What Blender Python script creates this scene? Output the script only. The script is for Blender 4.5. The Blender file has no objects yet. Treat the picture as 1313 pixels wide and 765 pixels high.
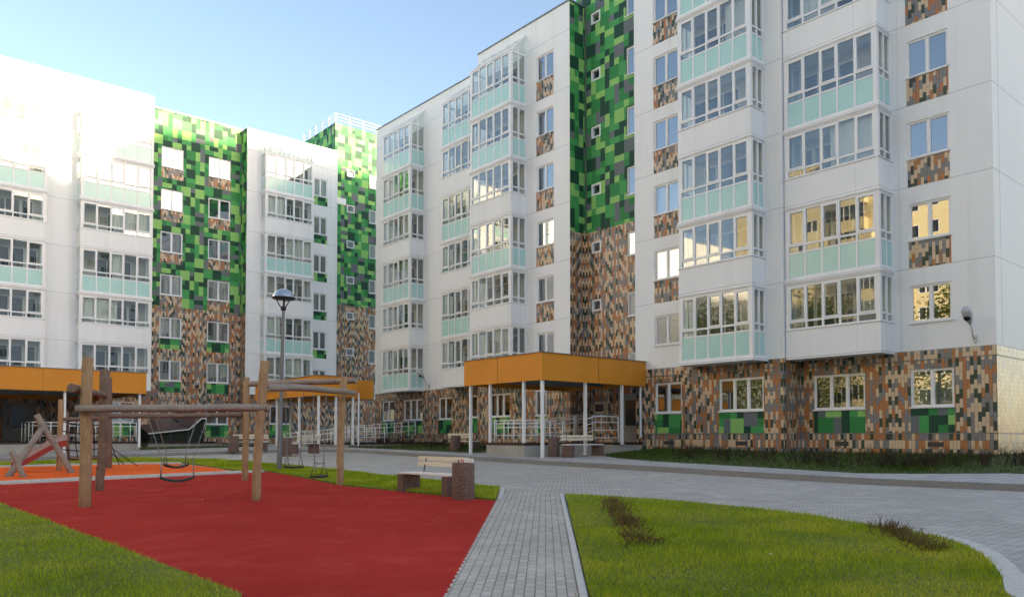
import bpy, math, random
import numpy as np
from mathutils import Vector, Matrix
R = math.radians
random.seed(7)
rng = np.random.default_rng(11)
scene = bpy.context.scene
COL = scene.collection

# ------------------------------------------------------------------ camera model
EYE = 1.636
FPX, YAW, PITCH, CX, CY = 1004.815, 0.707796, 0.0301747, 656.5, 529.07
cam_d = bpy.data.cameras.new('camera')
cam_d.sensor_width = 36.0
cam_d.lens = FPX / 1313.0 * 36.0
cam_d.shift_y = (CY - 382.5) / 1313.0
cam_d.clip_end = 3000
cam = bpy.data.objects.new('camera', cam_d)
COL.objects.link(cam)
cam.location = (0, 0, EYE)
cam.rotation_euler = (math.pi / 2 + PITCH, 0, -YAW)
scene.camera = cam


def ray(px, py):
    x, y, z = (px - CX) / FPX, 1.0, -(py - CY) / FPX
    c, s = math.cos(PITCH), math.sin(PITCH)
    y, z = c * y - s * z, s * y + c * z
    c, s = math.cos(YAW), math.sin(YAW)
    return (s * y + c * x, c * y - s * x, z)


GX, GY = 0.0198, 0.013


def G(x, y):
    """height of the gently tilted yard"""
    return GX * x + GY * y


def at(px, py, lift=0.0):
    """point of the yard seen at a pixel of the photograph (survey helper)"""
    v = ray(px, py)
    t = (EYE - lift) / (GX * v[0] + GY * v[1] - v[2])
    return (v[0] * t, v[1] * t)


# ------------------------------------------------------------------ materials
M = {}


def mat(name, color=(.8, .8, .8), rough=.6, spec=.5, metal=0.0):
    m = bpy.data.materials.new(name)
    m.use_nodes = True
    b = m.node_tree.nodes['Principled BSDF']
    b.inputs['Base Color'].default_value = (*color, 1)
    b.inputs['Roughness'].default_value = rough
    b.inputs['Specular IOR Level'].default_value = spec
    b.inputs['Metallic'].default_value = metal
    M[name] = m
    return m


class NT:
    def __init__(s, m):
        s.t = m.node_tree
        s.n = s.t.nodes
        s.l = s.t.links
        s.b = s.n['Principled BSDF']

    def new(s, typ, **kw):
        n = s.n.new(typ)
        for k, v in kw.items():
            setattr(n, k, v)
        return n

    def link(s, a, b):
        s.l.new(a, b)

    def math(s, op, a, b=None, c=None):
        n = s.n.new('ShaderNodeMath')
        n.operation = op
        for i, v in enumerate((a, b, c)):
            if v is None:
                continue
            if isinstance(v, (int, float)):
                n.inputs[i].default_value = v
            else:
                s.l.new(v, n.inputs[i])
        return n.outputs[0]

    def ramp(s, fac, stops, interp='LINEAR'):
        n = s.n.new('ShaderNodeValToRGB')
        n.color_ramp.interpolation = interp
        e = n.color_ramp.elements
        while len(e) > 1:
            e.remove(e[-1])
        e[0].position = stops[0][0]
        e[0].color = (*stops[0][1], 1)
        for p, c in stops[1:]:
            x = e.new(p)
            x.color = (*c, 1)
        if fac is not None:
            s.l.new(fac, n.inputs[0])
        return n.outputs[0]

    def mix(s, fac, a, b, mode='MIX'):
        n = s.n.new('ShaderNodeMix')
        n.data_type = 'RGBA'
        n.blend_type = mode
        for i, v in ((0, fac), (6, a), (7, b)):
            if isinstance(v, (int, float)):
                n.inputs[i].default_value = v
            elif isinstance(v, tuple):
                n.inputs[i].default_value = (*v, 1)
            else:
                s.l.new(v, n.inputs[i])
        return n.outputs[2]

    def coord(s, scale=None, rot=0.0):
        tc = s.n.new('ShaderNodeTexCoord')
        o = tc.outputs['Object']
        if scale or rot:
            mp = s.n.new('ShaderNodeMapping')
            if scale:
                mp.inputs['Scale'].default_value = scale
            mp.inputs['Rotation'].default_value = (0, 0, rot)
            s.l.new(o, mp.inputs[0])
            o = mp.outputs[0]
        return o

    def noise(s, scale, detail=4, vec=None, rough=.55):
        n = s.n.new('ShaderNodeTexNoise')
        n.inputs['Scale'].default_value = scale
        n.inputs['Detail'].default_value = detail
        n.inputs['Roughness'].default_value = rough
        s.l.new(vec if vec is not None else s.coord(), n.inputs['Vector'])
        return n.outputs[0]

    def bump(s, h, strength=.3, dist=.01):
        n = s.n.new('ShaderNodeBump')
        n.inputs['Strength'].default_value = strength
        n.inputs['Distance'].default_value = dist
        s.l.new(h, n.inputs['Height'])
        s.l.new(n.outputs[0], s.b.inputs['Normal'])

    def base(s, c):
        s.l.new(c, s.b.inputs['Base Color'])

    def uz(s):
        """u along either wall direction, z up (object space)"""
        sp = s.n.new('ShaderNodeSeparateXYZ')
        s.l.new(s.coord(), sp.inputs[0])
        return s.math('ADD', sp.outputs[0], sp.outputs[1]), sp.outputs[2]


L0, FH = 4.516, 2.8      # level of the first upper floor, storey height


def make_materials():
    # white facade panels with storey joints and faint weathering
    m = mat('white_facade', (.8, .8, .8), .75, .3)
    t = NT(m)
    u, z = t.uz()
    fz = t.math('FRACT', t.math('DIVIDE', t.math('ADD', z, -L0 + FH * 4), FH))
    jz = t.math('LESS_THAN', fz, .007)
    fu = t.math('FRACT', t.math('DIVIDE', t.math('ADD', u, 300.7), 3.3))
    jz = t.math('MAXIMUM', jz, t.math('MULTIPLY', t.math('LESS_THAN', fu, .0045), .5))
    n1 = t.noise(.35, 4)
    n2 = t.noise(1.0, 5, t.coord((2.2, 2.2, .12)))
    c = t.ramp(n1, [(.3, (.82, .825, .835)), (.7, (.86, .86, .86))])
    c = t.mix(t.math('MULTIPLY', t.ramp(n2, [(.52, (0, 0, 0)), (.75, (1, 1, 1))]), .26), c, (.60, .60, .57))
    c = t.mix(t.math('MULTIPLY', jz, .6), c, (.2, .2, .2))
    t.base(c)
    t.bump(t.noise(60, 2), .06, .004)

    mat('sun_yellow_facade', (.84, .70, .42), .7)  # warm sunlight on the mirrored block put into its wall colour
    m = mat('lit_side_facade', (.75, .72, .68), .6)  # white facade made paler and warmer: the end wall's light put into colour
    t = NT(m)
    u, z = t.uz()
    fz = t.math('FRACT', t.math('DIVIDE', t.math('ADD', z, -L0 + FH * 4), FH))
    jz = t.math('LESS_THAN', fz, .008)
    c = t.ramp(t.noise(.4, 4), [(.3, (.84, .81, .765)), (.7, (.87, .84, .80))])
    t.base(t.mix(t.math('MULTIPLY', jz, .6), c, (.2, .2, .2)))

    # narrow upright ceramic tiles: columns of random colours, every second column half a tile lower
    def tiles(name, stops, w=.108, h=.30, rough=.42):
        m = mat(name, (.3, .3, .3), rough)
        t = NT(m)
        u, z = t.uz()
        uu = t.math('DIVIDE', t.math('ADD', u, 200.0), w)
        col = t.math('FLOOR', uu)
        off = t.math('MULTIPLY', t.math('MULTIPLY', t.math('MODULO', col, 2.0), .5), t.math('GREATER_THAN', z, L0 - 2.76))
        vv = t.math('ADD', t.math('DIVIDE', t.math('ADD', z, 20 * h - L0 % h), h), off)
        row = t.math('FLOOR', vv)
        cb = t.new('ShaderNodeCombineXYZ')
        t.link(col, cb.inputs[0])
        t.link(row, cb.inputs[1])
        wn = t.new('ShaderNodeTexWhiteNoise', noise_dimensions='2D')
        t.link(cb.outputs[0], wn.inputs['Vector'])
        wc = t.new('ShaderNodeTexWhiteNoise', noise_dimensions='1D')
        t.link(col, wc.inputs['W'])
        if len(stops) == 4:
            c = t.ramp(wn.outputs[0], stops, 'CONSTANT')
        else:
            # three sorts of column: warm ones, and two whose courses alternate pale and dark
            par = t.math('MULTIPLY', t.math('MODULO', row, 2.0), .5)
            nz = t.math('MULTIPLY', wn.outputs[0], .5)
            va = t.math('ADD', par, nz)
            vb = t.math('FRACT', t.math('ADD', va, .5))
            ca = t.ramp(va, [(0, BEI), (.40, GRY), (.5, DRK), (.78, GRY), (.93, ORG)], 'CONSTANT')
            cb_ = t.ramp(vb, [(0, GRY), (.33, BEI), (.5, BEI), (.68, ORG), (.84, DRK)], 'CONSTANT')
            cw = t.ramp(wn.outputs[0], [(0, ORG), (.38, BEI), (.58, GRY), (.86, BRN)], 'CONSTANT')
            k = t.math('MODULO', t.math('ADD', col, t.math('FLOOR', t.math('MULTIPLY', wc.outputs[0], 1.7))), 3.0)
            c = t.mix(t.math('LESS_THAN', k, .5), cb_, cw)
            c = t.mix(t.math('GREATER_THAN', k, 1.5), c, ca)
        fu = t.math('FRACT', uu)
        fv = t.math('FRACT', vv)
        j = t.math('MAXIMUM', t.math('LESS_THAN', fu, .08), t.math('LESS_THAN', fv, .035))
        c = t.mix(t.math('MULTIPLY', t.noise(9, 3), .15), c, (.12, .1, .08))
        c = t.mix(t.math('MULTIPLY', j, .75), c, (.04, .035, .03))
        t.base(c)
        t.bump(t.math('SUBTRACT', 1.0, j), .35, .006)
        return m
    ORG, BEI, GRY, DRK, BRN = (.47, .175, .058), (.68, .50, .33), (.215, .212, .218), (.020, .048, .033), (.32, .18, .11)
    tiles('brown_tiles', [(0, BEI), (.27, GRY), (.48, ORG), (.68, BRN), (.76, DRK), (.90, GRY)])
    tiles('sunlit_tiles', [(0, (.62, .45, .27)), (.4, (.52, .36, .2)), (.7, (.45, .3, .17)), (.88, (.4, .36, .3))], .2, .28, .25)  # end wall tiles, golden sunlight put into their colours

    # green cladding boards, one material per colour
    def board(name, c, r=.62):
        m = mat(name, c, r, .3)
        t = NT(m)
        u, z = t.uz()
        fu = t.math('FRACT', t.math('DIVIDE', t.math('ADD', u, 300.0), .3))
        fz = t.math('FRACT', t.math('DIVIDE', t.math('ADD', z, -L0 + FH * 4), FH / 9))
        j = t.math('MAXIMUM', t.math('LESS_THAN', fu, .035), t.math('LESS_THAN', fz, .035))
        k = t.mix(t.math('MULTIPLY', t.noise(2.5, 3), .3), c, tuple(x * .72 for x in c))
        t.base(t.mix(t.math('MULTIPLY', j, .3), k, tuple(x * .45 for x in c)))
        t.bump(t.math('SUBTRACT', 1.0, j), .2, .004)
    board('green_dark', (.014, .066, .040))
    board('green_mid', (.030, .24, .068))
    board('green_bright', (.06, .34, .10))
    board('green_light', (.28, .56, .16))
    board('board_grey', (.15, .165, .18))
    board('board_beige', (.52, .37, .21))

    mat('frame_white', (.80, .80, .81), .35)
    mat('ledge_white', (.74, .74, .75), .4)
    mat('dark_metal', (.045, .045, .05), .45)
    mat('coping_grey', (.19, .2, .21), .45, metal=.5)
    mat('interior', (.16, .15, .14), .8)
    mat('inner_white', (.58, .57, .54), .7)
    mat('balcony_shade', (.44, .415, .37), .8)  # shade inside the balconies put into a darker tone
    mat('curtain', (.68, .66, .60), .9)
    m = mat('teal_panel', (.43, .68, .64), .18)
    t = NT(m)
    t.base(t.ramp(t.noise(.8, 3), [(.3, (.40, .655, .615)), (.7, (.46, .71, .67))]))

    def glass(name, refl, tint):
        m = bpy.data.materials.new(name)
        m.use_nodes = True
        n = m.node_tree.nodes
        l = m.node_tree.links
        n.clear()
        out = n.new('ShaderNodeOutputMaterial')
        mx = n.new('ShaderNodeMixShader')
        tr = n.new('ShaderNodeBsdfTransparent')
        gl = n.new('ShaderNodeBsdfGlossy')
        fr = n.new('ShaderNodeLayerWeight')
        pw = n.new('ShaderNodeMath')
        pw.operation = 'POWER'
        pw.inputs[1].default_value = 4.0
        l.new(fr.outputs['Facing'], pw.inputs[0])
        ml = n.new('ShaderNodeMath')
        ml.operation = 'MULTIPLY_ADD'
        ml.inputs[1].default_value = 1 - refl
        ml.inputs[2].default_value = refl
        l.new(pw.outputs[0], ml.inputs[0])
        tr.inputs[0].default_value = (*tint, 1)
        gl.inputs['Roughness'].default_value = .0
        gl.inputs['Color'].default_value = (.94, .97, 1, 1)
        l.new(ml.outputs[0], mx.inputs[0])
        l.new(tr.outputs[0], mx.inputs[1])
        l.new(gl.outputs[0], mx.inputs[2])
        l.new(mx.outputs[0], out.inputs[0])
        M[name] = m
    glass('window_glass', .31, (.55, .6, .6))
    glass('balcony_glass', .14, (.82, .88, .86))
    glass('roof_glass', .12, (.85, .92, .9))

    m = mat('orange_fascia', (.68, .265, .03), .5, .3)
    t = NT(m)
    t.base(t.ramp(t.noise(.7, 5), [(.3, (.66, .25, .026)), (.7, (.72, .278, .034))]))
    m = mat('orange_fascia_joint', (.2, .08, .015), .6)
    m = mat('concrete', (.36, .34, .31), .85)
    t = NT(m)
    t.base(t.mix(t.math('MULTIPLY', t.noise(14, 5), .5), t.ramp(t.noise(1.5, 5), [(.3, (.33, .315, .29)), (.7, (.43, .41, .375))]), (.3, .28, .25)))
    t.bump(t.noise(90, 3), .2, .004)
    m = mat('aggregate', (.12, .08, .07), .9)
    t = NT(m)
    v = t.new('ShaderNodeTexVoronoi')
    v.inputs['Scale'].default_value = 95
    t.link(t.coord(), v.inputs['Vector'])
    t.base(t.ramp(v.outputs['Color'], [(.2, (.07, .042, .036)), (.5, (.14, .085, .07)), (.8, (.26, .17, .14))]))
    t.bump(v.outputs['Distance'], .6, .008)
    m = mat('deck_edge', (.035, .015, .013), .5)
    m = mat('bench_slat', (.72, .60, .42), .5)
    t = NT(m)
    t.base(t.ramp(t.noise(6, 5, t.coord((6, .6, 6))), [(.3, (.70, .60, .45)), (.7, (.80, .72, .58))]))
    mat('bench_seat', (.78, .74, .68), .45)
    mat('bin_liner', (.5, .5, .5), .4)
    mat('sign_white', (.8, .8, .8), .4)
    mat('sign_red', (.55, .03, .03), .4)

    def wood(name, a, b, cc):
        m = mat(name, a, .8)
        t = NT(m)
        g = t.noise(9, 6, t.coord((5, 5, .5)), .65)
        g2 = t.noise(3, 4)
        c = t.ramp(g, [(.3, a), (.5, b), (.7, cc)])
        c = t.mix(t.math('MULTIPLY', t.ramp(g2, [(.5, (0, 0, 0)), (.75, (1, 1, 1))]), .4), c, tuple(x * .55 for x in a))
        k = t.noise(4.5, 1)
        c = t.mix(t.math('MULTIPLY', t.ramp(k, [(.72, (0, 0, 0)), (.78, (1, 1, 1))]), .7), c, (.05, .03, .018))
        t.base(c)
        t.bump(g, .5, .01)
    wood('log_tan', (.23, .14, .075), (.37, .235, .125), (.46, .31, .18))
    wood('log_grey', (.17, .14, .12), (.29, .245, .205), (.36, .31, .265))
    wood('log_brown', (.12, .075, .055), (.19, .125, .09), (.26, .18, .135))
    mat('chain', (.22, .22, .22), .4, metal=.7)
    mat('rubber_black', (.02, .02, .022), .6)
    mat('rope_dark', (.022, .015, .018), .9)
    mat('slide_steel', (.42, .35, .31), .35, metal=.2)
    mat('slide_red', (.33, .03, .025), .4)
    mat('lamp_grey', (.18, .19, .21), .4, metal=.4)
    mat('lamp_dome', (.42, .47, .56), .25, metal=.6)  # sky's blue light on the dome put into its colour
    mat('lamp_black', (.015, .015, .02), .4)
    mat('flood_grey', (.5, .5, .48), .4)
    mat('brown_roof', (.10, .055, .048), .5)
    mat('dark_green_wall', (.018, .026, .016), .8)
    mat('soffit', (.30, .31, .32), .7)
    mat('door_grey', (.30, .29, .28), .5)

    # ground surfaces
    def rubber(name, a, b):
        m = mat(name, a, 1.0, .06)
        t = NT(m)
        g = t.noise(170, 2)
        n = t.noise(.45, 5)
        c = t.mix(t.ramp(g, [(.35, (0, 0, 0)), (.68, (1, 1, 1))]), a, b)
        c = t.mix(t.math('MULTIPLY', t.ramp(n, [(.4, (0, 0, 0)), (.75, (1, 1, 1))]), .5), c, tuple(x * .66 for x in a))
        pat = t.noise(1.6, 6)
        c = t.mix(t.math('MULTIPLY', t.ramp(pat, [(.52, (0, 0, 0)), (.72, (1, 1, 1))]), .35), c, tuple(min(1, x * 1.15 + .03) for x in b))
        sp = t.noise(38, 1)
        c = t.mix(t.math('MULTIPLY', t.ramp(sp, [(.75, (0, 0, 0)), (.775, (1, 1, 1))]), .25), c, (.5, .3, .25))
        t.base(c)
        t.bump(g, .5, .006)
    rubber('red_rubber', (.38, .026, .020), (.52, .046, .034))
    rubber('orange_rubber', (.80, .115, .025), (.92, .18, .045))

    def pavers(name, cols, bw, bh, rot, mortar, ms=.009):
        m = mat(name, cols[0], .8)
        t = NT(m)
        bt = t.new('ShaderNodeTexBrick')
        bt.inputs['Scale'].default_value = 1.0
        bt.inputs['Brick Width'].default_value = bw
        bt.inputs['Row Height'].default_value = bh
        bt.inputs['Mortar Size'].default_value = ms
        bt.inputs['Mortar Smooth'].default_value = .2
        bt.inputs['Bias'].default_value = 0
        bt.inputs['Color1'].default_value = (*cols[0], 1)
        bt.inputs['Color2'].default_value = (*cols[1], 1)
        bt.inputs['Mortar'].default_value = (*mortar, 1)
        t.link(t.coord((1, 1, 1), rot), bt.inputs['Vector'])
        n = t.noise(.25, 5)
        n2 = t.noise(1.7, 6)
        c = t.mix(t.math('MULTIPLY', t.ramp(n, [(.4, (0, 0, 0)), (.7, (1, 1, 1))]), .35), bt.outputs['Color'], tuple(x * .62 for x in cols[0]))
        c = t.mix(t.math('MULTIPLY', t.ramp(n2, [(.5, (0, 0, 0)), (.75, (1, 1, 1))]), .3), c, tuple(min(1, x * 1.45) for x in cols[1]))
        t.base(c)
        t.bump(t.math('SUBTRACT', 1.0, bt.outputs['Fac']), .5, .006)
        t.b.inputs['Roughness'].default_value = .7
    pavers('road_pavers', ((.41, .385, .35), (.54, .505, .465)), .2, .1, R(45), (.12, .12, .115))
    pavers('path_pavers', ((.40, .365, .32), (.51, .47, .42)), .2, .1, R(-47), (.17, .16, .145), .007)
    pavers('walk_pavers', ((.37, .36, .35), (.46, .45, .44)), .3, .3, 0, (.15, .15, .15))
    m = mat('kerb_stone', (.33, .32, .31), .85)
    t = NT(m)
    t.base(t.mix(t.math('MULTIPLY', t.noise(.6, 4), .6), t.ramp(t.noise(25, 4), [(.3, (.22, .21, .20)), (.7, (.33, .32, .31))]), (.13, .125, .115)))
    m = mat('kerb_pale', (.55, .53, .50), .8)
    t = NT(m)
    t.base(t.ramp(t.noise(12, 5), [(.3, (.47, .45, .42)), (.7, (.60, .58, .55))]))
    m = mat('soil_grass', (.075, .10, .022), .95)
    t = NT(m)
    n = t.noise(.8, 6)
    n2 = t.noise(22, 4)
    c = t.ramp(n, [(.3, (.09, .13, .008)), (.5, (.15, .18, .012)), (.7, (.24, .22, .03))])
    t.base(t.mix(t.ramp(n2, [(.35, (0, 0, 0)), (.7, (1, 1, 1))]), c, (.06, .075, .008)))
    t.bump(n2, .8, .03)
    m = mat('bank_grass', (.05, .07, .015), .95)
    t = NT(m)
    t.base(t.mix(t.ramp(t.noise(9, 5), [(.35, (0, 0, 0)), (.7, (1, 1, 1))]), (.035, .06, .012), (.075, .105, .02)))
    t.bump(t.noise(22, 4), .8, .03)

    def blades(name, stops):
        m = mat(name, stops[0][1], .7, .10)
        t = NT(m)
        g = t.new('ShaderNodeNewGeometry')
        big = t.noise(.9, 4)
        v = t.math('ADD', t.math('MULTIPLY', g.outputs['Random Per Island'], .45), t.math('SUBTRACT', t.math('MULTIPLY', big, .95), .2))
        t.base(t.ramp(v, stops))
        t.b.inputs['Subsurface Weight'].default_value = 0
    blades('grass_blades', [(.12, (.09, .16, .006)), (.35, (.23, .34, .015)), (.6, (.38, .44, .025)), (.85, (.60, .53, .09))])
    blades('dry_leaf', [(.1, (.30, .17, .06)), (.5, (.42, .30, .13)), (.9, (.55, .48, .30))])
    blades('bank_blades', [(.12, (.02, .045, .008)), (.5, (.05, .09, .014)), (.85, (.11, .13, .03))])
    blades('dry_stems', [(.1, (.07, .035, .02)), (.4, (.14, .075, .038)), (.6, (.21, .13, .06)), (.75, (.13, .17, .03)), (.95, (.2, .24, .04))])
    blades('hedge_twigs', [(.1, (.02, .017, .014)), (.5, (.045, .03, .022)), (.8, (.08, .04, .03)), (.93, (.05, .08, .02))])


make_materials()

# ------------------------------------------------------------------ mesh building


def tag(o, label=None, cat=None, group=None, kind=None):
    if label:
        o['label'] = label
    if cat:
        o['category'] = cat
    if group:
        o['group'] = group
    if kind:
        o['kind'] = kind
    return o


def empty(name, loc=(0, 0, 0), rz=0.0):
    o = bpy.data.objects.new(name, None)
    o.empty_display_size = .3
    COL.objects.link(o)
    o.location = loc
    o.rotation_euler = (0, 0, rz)
    return o


def base_of(o):
    v = Vector((0, 0, 0))
    while o is not None:
        v += o.location
        o = o.parent
    return v


class MB:
    def __init__(s, local=False):
        s.v, s.f, s.m, s.sm = [], [], [], []
        s.local = local

    def face(s, pts, mi=0, smooth=False):
        i = len(s.v)
        s.v.extend(pts)
        s.f.append(tuple(range(i, i + len(pts))))
        s.m.append(mi)
        s.sm.append(smooth)

    def box(s, a, b, mi=0):
        x0, y0, z0 = (min(a[i], b[i]) for i in range(3))
        x1, y1, z1 = (max(a[i], b[i]) for i in range(3))
        i = len(s.v)
        s.v += [(x0, y0, z0), (x1, y0, z0), (x1, y1, z0), (x0, y1, z0), (x0, y0, z1), (x1, y0, z1), (x1, y1, z1), (x0, y1, z1)]
        for q in ((0, 3, 2, 1), (4, 5, 6, 7), (0, 1, 5, 4), (1, 2, 6, 5), (2, 3, 7, 6), (3, 0, 4, 7)):
            s.f.append(tuple(i + k for k in q))
            s.m.append(mi)
            s.sm.append(False)

    def bar(s, p, q, w, h, mi=0, up=(0, 0, 1)):
        p, q = Vector(p), Vector(q)
        d = (q - p).normalized()
        u = Vector(up)
        if abs(d.dot(u)) > .98:
            u = Vector((1, 0, 0))
        a = d.cross(u).normalized()
        b = a.cross(d).normalized()
        i = len(s.v)
        for c in (p, q):
            for sa, sb in ((-1, -1), (1, -1), (1, 1), (-1, 1)):
                s.v.append(tuple(c + a * (sa * w / 2) + b * (sb * h / 2)))
        for k in ((3, 2, 1, 0), (4, 5, 6, 7), (0, 1, 5, 4), (1, 2, 6, 5), (2, 3, 7, 6), (3, 0, 4, 7)):
            s.f.append(tuple(i + j for j in k))
            s.m.append(mi)
            s.sm.append(False)

    def tube(s, pts, r, n=8, mi=0, caps=True, wob=0.0):
        pts = [Vector(p) for p in pts]
        rs = r if isinstance(r, (list, tuple)) else [r] * len(pts)
        i0 = len(s.v)
        ref = None
        for k, p in enumerate(pts):
            d = (pts[min(k + 1, len(pts) - 1)] - pts[max(k - 1, 0)]).normalized()
            if ref is None:
                ref = Vector((0, 0, 1)) if abs(d.z) < .9 else Vector((1, 0, 0))
            a = d.cross(ref)
            if a.length < 1e-4:
                a = d.cross(Vector((0, 1, 0)))
            a.normalize()
            b = d.cross(a).normalized()
            ref = a.cross(d)
            for j in range(n):
                t = 2 * math.pi * j / n
                rr = rs[k] * (1 + wob * math.sin(3 * t + k * .35) + wob * .6 * math.sin(t * 2 + k * .25))
                s.v.append(tuple(p + a * (math.cos(t) * rr) + b * (math.sin(t) * rr)))
        for k in range(len(pts) - 1):
            for j in range(n):
                j2 = (j + 1) % n
                s.f.append((i0 + k * n + j, i0 + k * n + j2, i0 + (k + 1) * n + j2, i0 + (k + 1) * n + j))
                s.m.append(mi)
                s.sm.append(True)
        if caps:
            s.f.append(tuple(i0 + j for j in reversed(range(n))))
            s.f.append(tuple(i0 + (len(pts) - 1) * n + j for j in range(n)))
            s.m += [mi, mi]
            s.sm += [False, False]

    def lathe(s, prof, c, n=24, mi=0):
        i0 = len(s.v)
        for r, z in prof:
            for j in range(n):
                t = 2 * math.pi * j / n
                s.v.append((c[0] + r * math.cos(t), c[1] + r * math.sin(t), c[2] + z))
        for k in range(len(prof) - 1):
            for j in range(n):
                j2 = (j + 1) % n
                s.f.append((i0 + k * n + j, i0 + k * n + j2, i0 + (k + 1) * n + j2, i0 + (k + 1) * n + j))
                s.m.append(mi)
                s.sm.append(True)

    def prism(s, poly, z0f, z1f, mi=0, side=None):
        """vertical prism over an XY polygon, z given as functions of x, y"""
        side = mi if side is None else side
        n = len(poly)
        s.face([(x, y, z1f(x, y)) for x, y in poly], mi)
        for i in range(n):
            a, b = poly[i], poly[(i + 1) % n]
            s.face([(a[0], a[1], z0f(*a)), (b[0], b[1], z0f(*b)), (b[0], b[1], z1f(*b)), (a[0], a[1], z1f(*a))], side)

    def build(s, name, mats, parent=None):
        off = Vector((0, 0, 0)) if s.local or parent is None else base_of(parent)
        me = bpy.data.meshes.new(name)
        v = [(x - off.x, y - off.y, z - off.z) for x, y, z in s.v]
        me.from_pydata(v, [], s.f)
        for m in (mats if isinstance(mats, (list, tuple)) else [mats]):
            me.materials.append(M[m])
        me.polygons.foreach_set('material_index', s.m)
        me.polygons.foreach_set('use_smooth', s.sm)
        me.update()
        o = bpy.data.objects.new(name, me)
        COL.objects.link(o)
        if parent is not None:
            o.parent = parent
        return o


def bevel(o, w=.01, seg=2):
    b = o.modifiers.new('edge', 'BEVEL')
    b.width = w
    b.segments = seg
    b.limit_method = 'ANGLE'
    return o


def copy_tree(o, parent=None, **kw):
    c = o.copy()
    COL.objects.link(c)
    c.parent = parent
    for ch in list(o.children):
        copy_tree(ch, c)
    return c


class Facade:
    """plane of a wall: u runs along it, w is the distance out of it, z up"""

    def __init__(s, axis, c, sgn=1):
        s.axis, s.c, s.sgn = axis, c, sgn

    def p(s, u, w, z):
        return (s.c - s.sgn * w, u, z) if s.axis == 'X' else (u, s.c - s.sgn * w, z)

    def box(s, mb, u0, u1, w0, w1, z0, z1, mi=0):
        mb.box(s.p(u0, w0, z0), s.p(u1, w1, z1), mi)

    def quad(s, mb, u0, u1, z0, z1, w=0.0, mi=0):
        mb.face([s.p(u0, w, z0), s.p(u1, w, z0), s.p(u1, w, z1), s.p(u0, w, z1)], mi)


def wall_grid(mb, F, u0, u1, z0, z1, holes=(), mi=0, colour=None, us=(), zs=(), reveal=.16):
    eps = 1e-4
    U = sorted(set([u0, u1] + [x for x in us if u0 < x < u1] + [min(max(x, u0), u1) for h in holes for x in h[:2]]))
    Z = sorted(set([z0, z1] + [x for x in zs if z0 < x < z1] + [min(max(x, z0), z1) for h in holes for x in h[2:4]]))
    for a, b in zip(U, U[1:]):
        if b - a < eps:
            continue
        for c, d in zip(Z, Z[1:]):
            if d - c < eps:
                continue
            cu, cz = (a + b) / 2, (c + d) / 2
            if any(h[0] < cu < h[1] and h[2] < cz < h[3] for h in holes):
                continue
            F.quad(mb, a, b, c, d, 0, colour(cu, cz) if colour else mi)
    if reveal:
        for h in holes:
            a, b, c, d = h[:4]
            if b <= u0 or a >= u1 or d <= z0 or c >= z1:
                continue
            rm = mi if not colour else 0
            mb.face([F.p(a, 0, c), F.p(a, 0, d), F.p(a, -reveal, d), F.p(a, -reveal, c)], rm)
            mb.face([F.p(b, 0, c), F.p(b, 0, d), F.p(b, -reveal, d), F.p(b, -reveal, c)], rm)
            mb.face([F.p(a, 0, c), F.p(b, 0, c), F.p(b, -reveal, c), F.p(a, -reveal, c)], rm)
            mb.face([F.p(a, 0, d), F.p(b, 0, d), F.p(b, -reveal, d), F.p(a, -reveal, d)], rm)


GREENS = ['green_dark', 'green_mid', 'green_bright', 'green_light', 'board_grey', 'board_beige']


def mosaic(mb, F, u0, u1, z0, z1, holes=(), seed=1, beige=0.0, other=0.0, period=True, reveal=.16):
    """boards of mixed size on a .3 x .311 m grid; the pattern repeats per storey as on the building"""
    rs = random.Random(seed)
    du, dz = .3, FH / 9
    i0, i1 = math.floor(u0 / du) - 1, math.ceil(u1 / du) + 1
    k0, k1 = math.floor((z0 - L0) / dz) - 1, math.ceil((z1 - L0) / dz) + 1
    n = 18 if period else (k1 - k0 + 1)
    grid = {}
    names = [0, 0, 0, 0, 1, 1, 1, 2, 2, 2, 3, 3, 3, 4] + ([5] if beige else [])
    sizes = [(1, 1), (1, 1), (2, 2), (2, 2), (1, 2), (2, 1), (2, 1), (1, 3), (2, 2), (1, 2)]
    for i in range(i0, i1 + 1):
        for k in range(n):
            if (i, k) in grid:
                continue
            a, b = rs.choice(sizes)
            near = [grid.get((i - 1, k)), grid.get((i, (k - 1) % n)), grid.get((i - 1, (k + b - 1) % n)), grid.get((i + a - 1, (k - 1) % n))]
            for _ in range(6):
                c = rs.choice(names)
                if c not in near:
                    break
            for x in range(a):
                for y in range(b):
                    grid.setdefault((i + x, (k + y) % n), c)
    def colour(u, z):
        return grid.get((math.floor(u / du), (math.floor((z - L0) / dz)) % n), 0)
    us = [i * du for i in range(i0, i1 + 1)]
    zs = [L0 + k * dz for k in range(k0, k1 + 1)]
    wall_grid(mb, F, u0, u1, z0, z1, holes, 0, colour, us, zs, reveal)


# ------------------------------------------------------------------ windows and balconies
wr = random.Random(3)


CURT = [.22]


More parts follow.
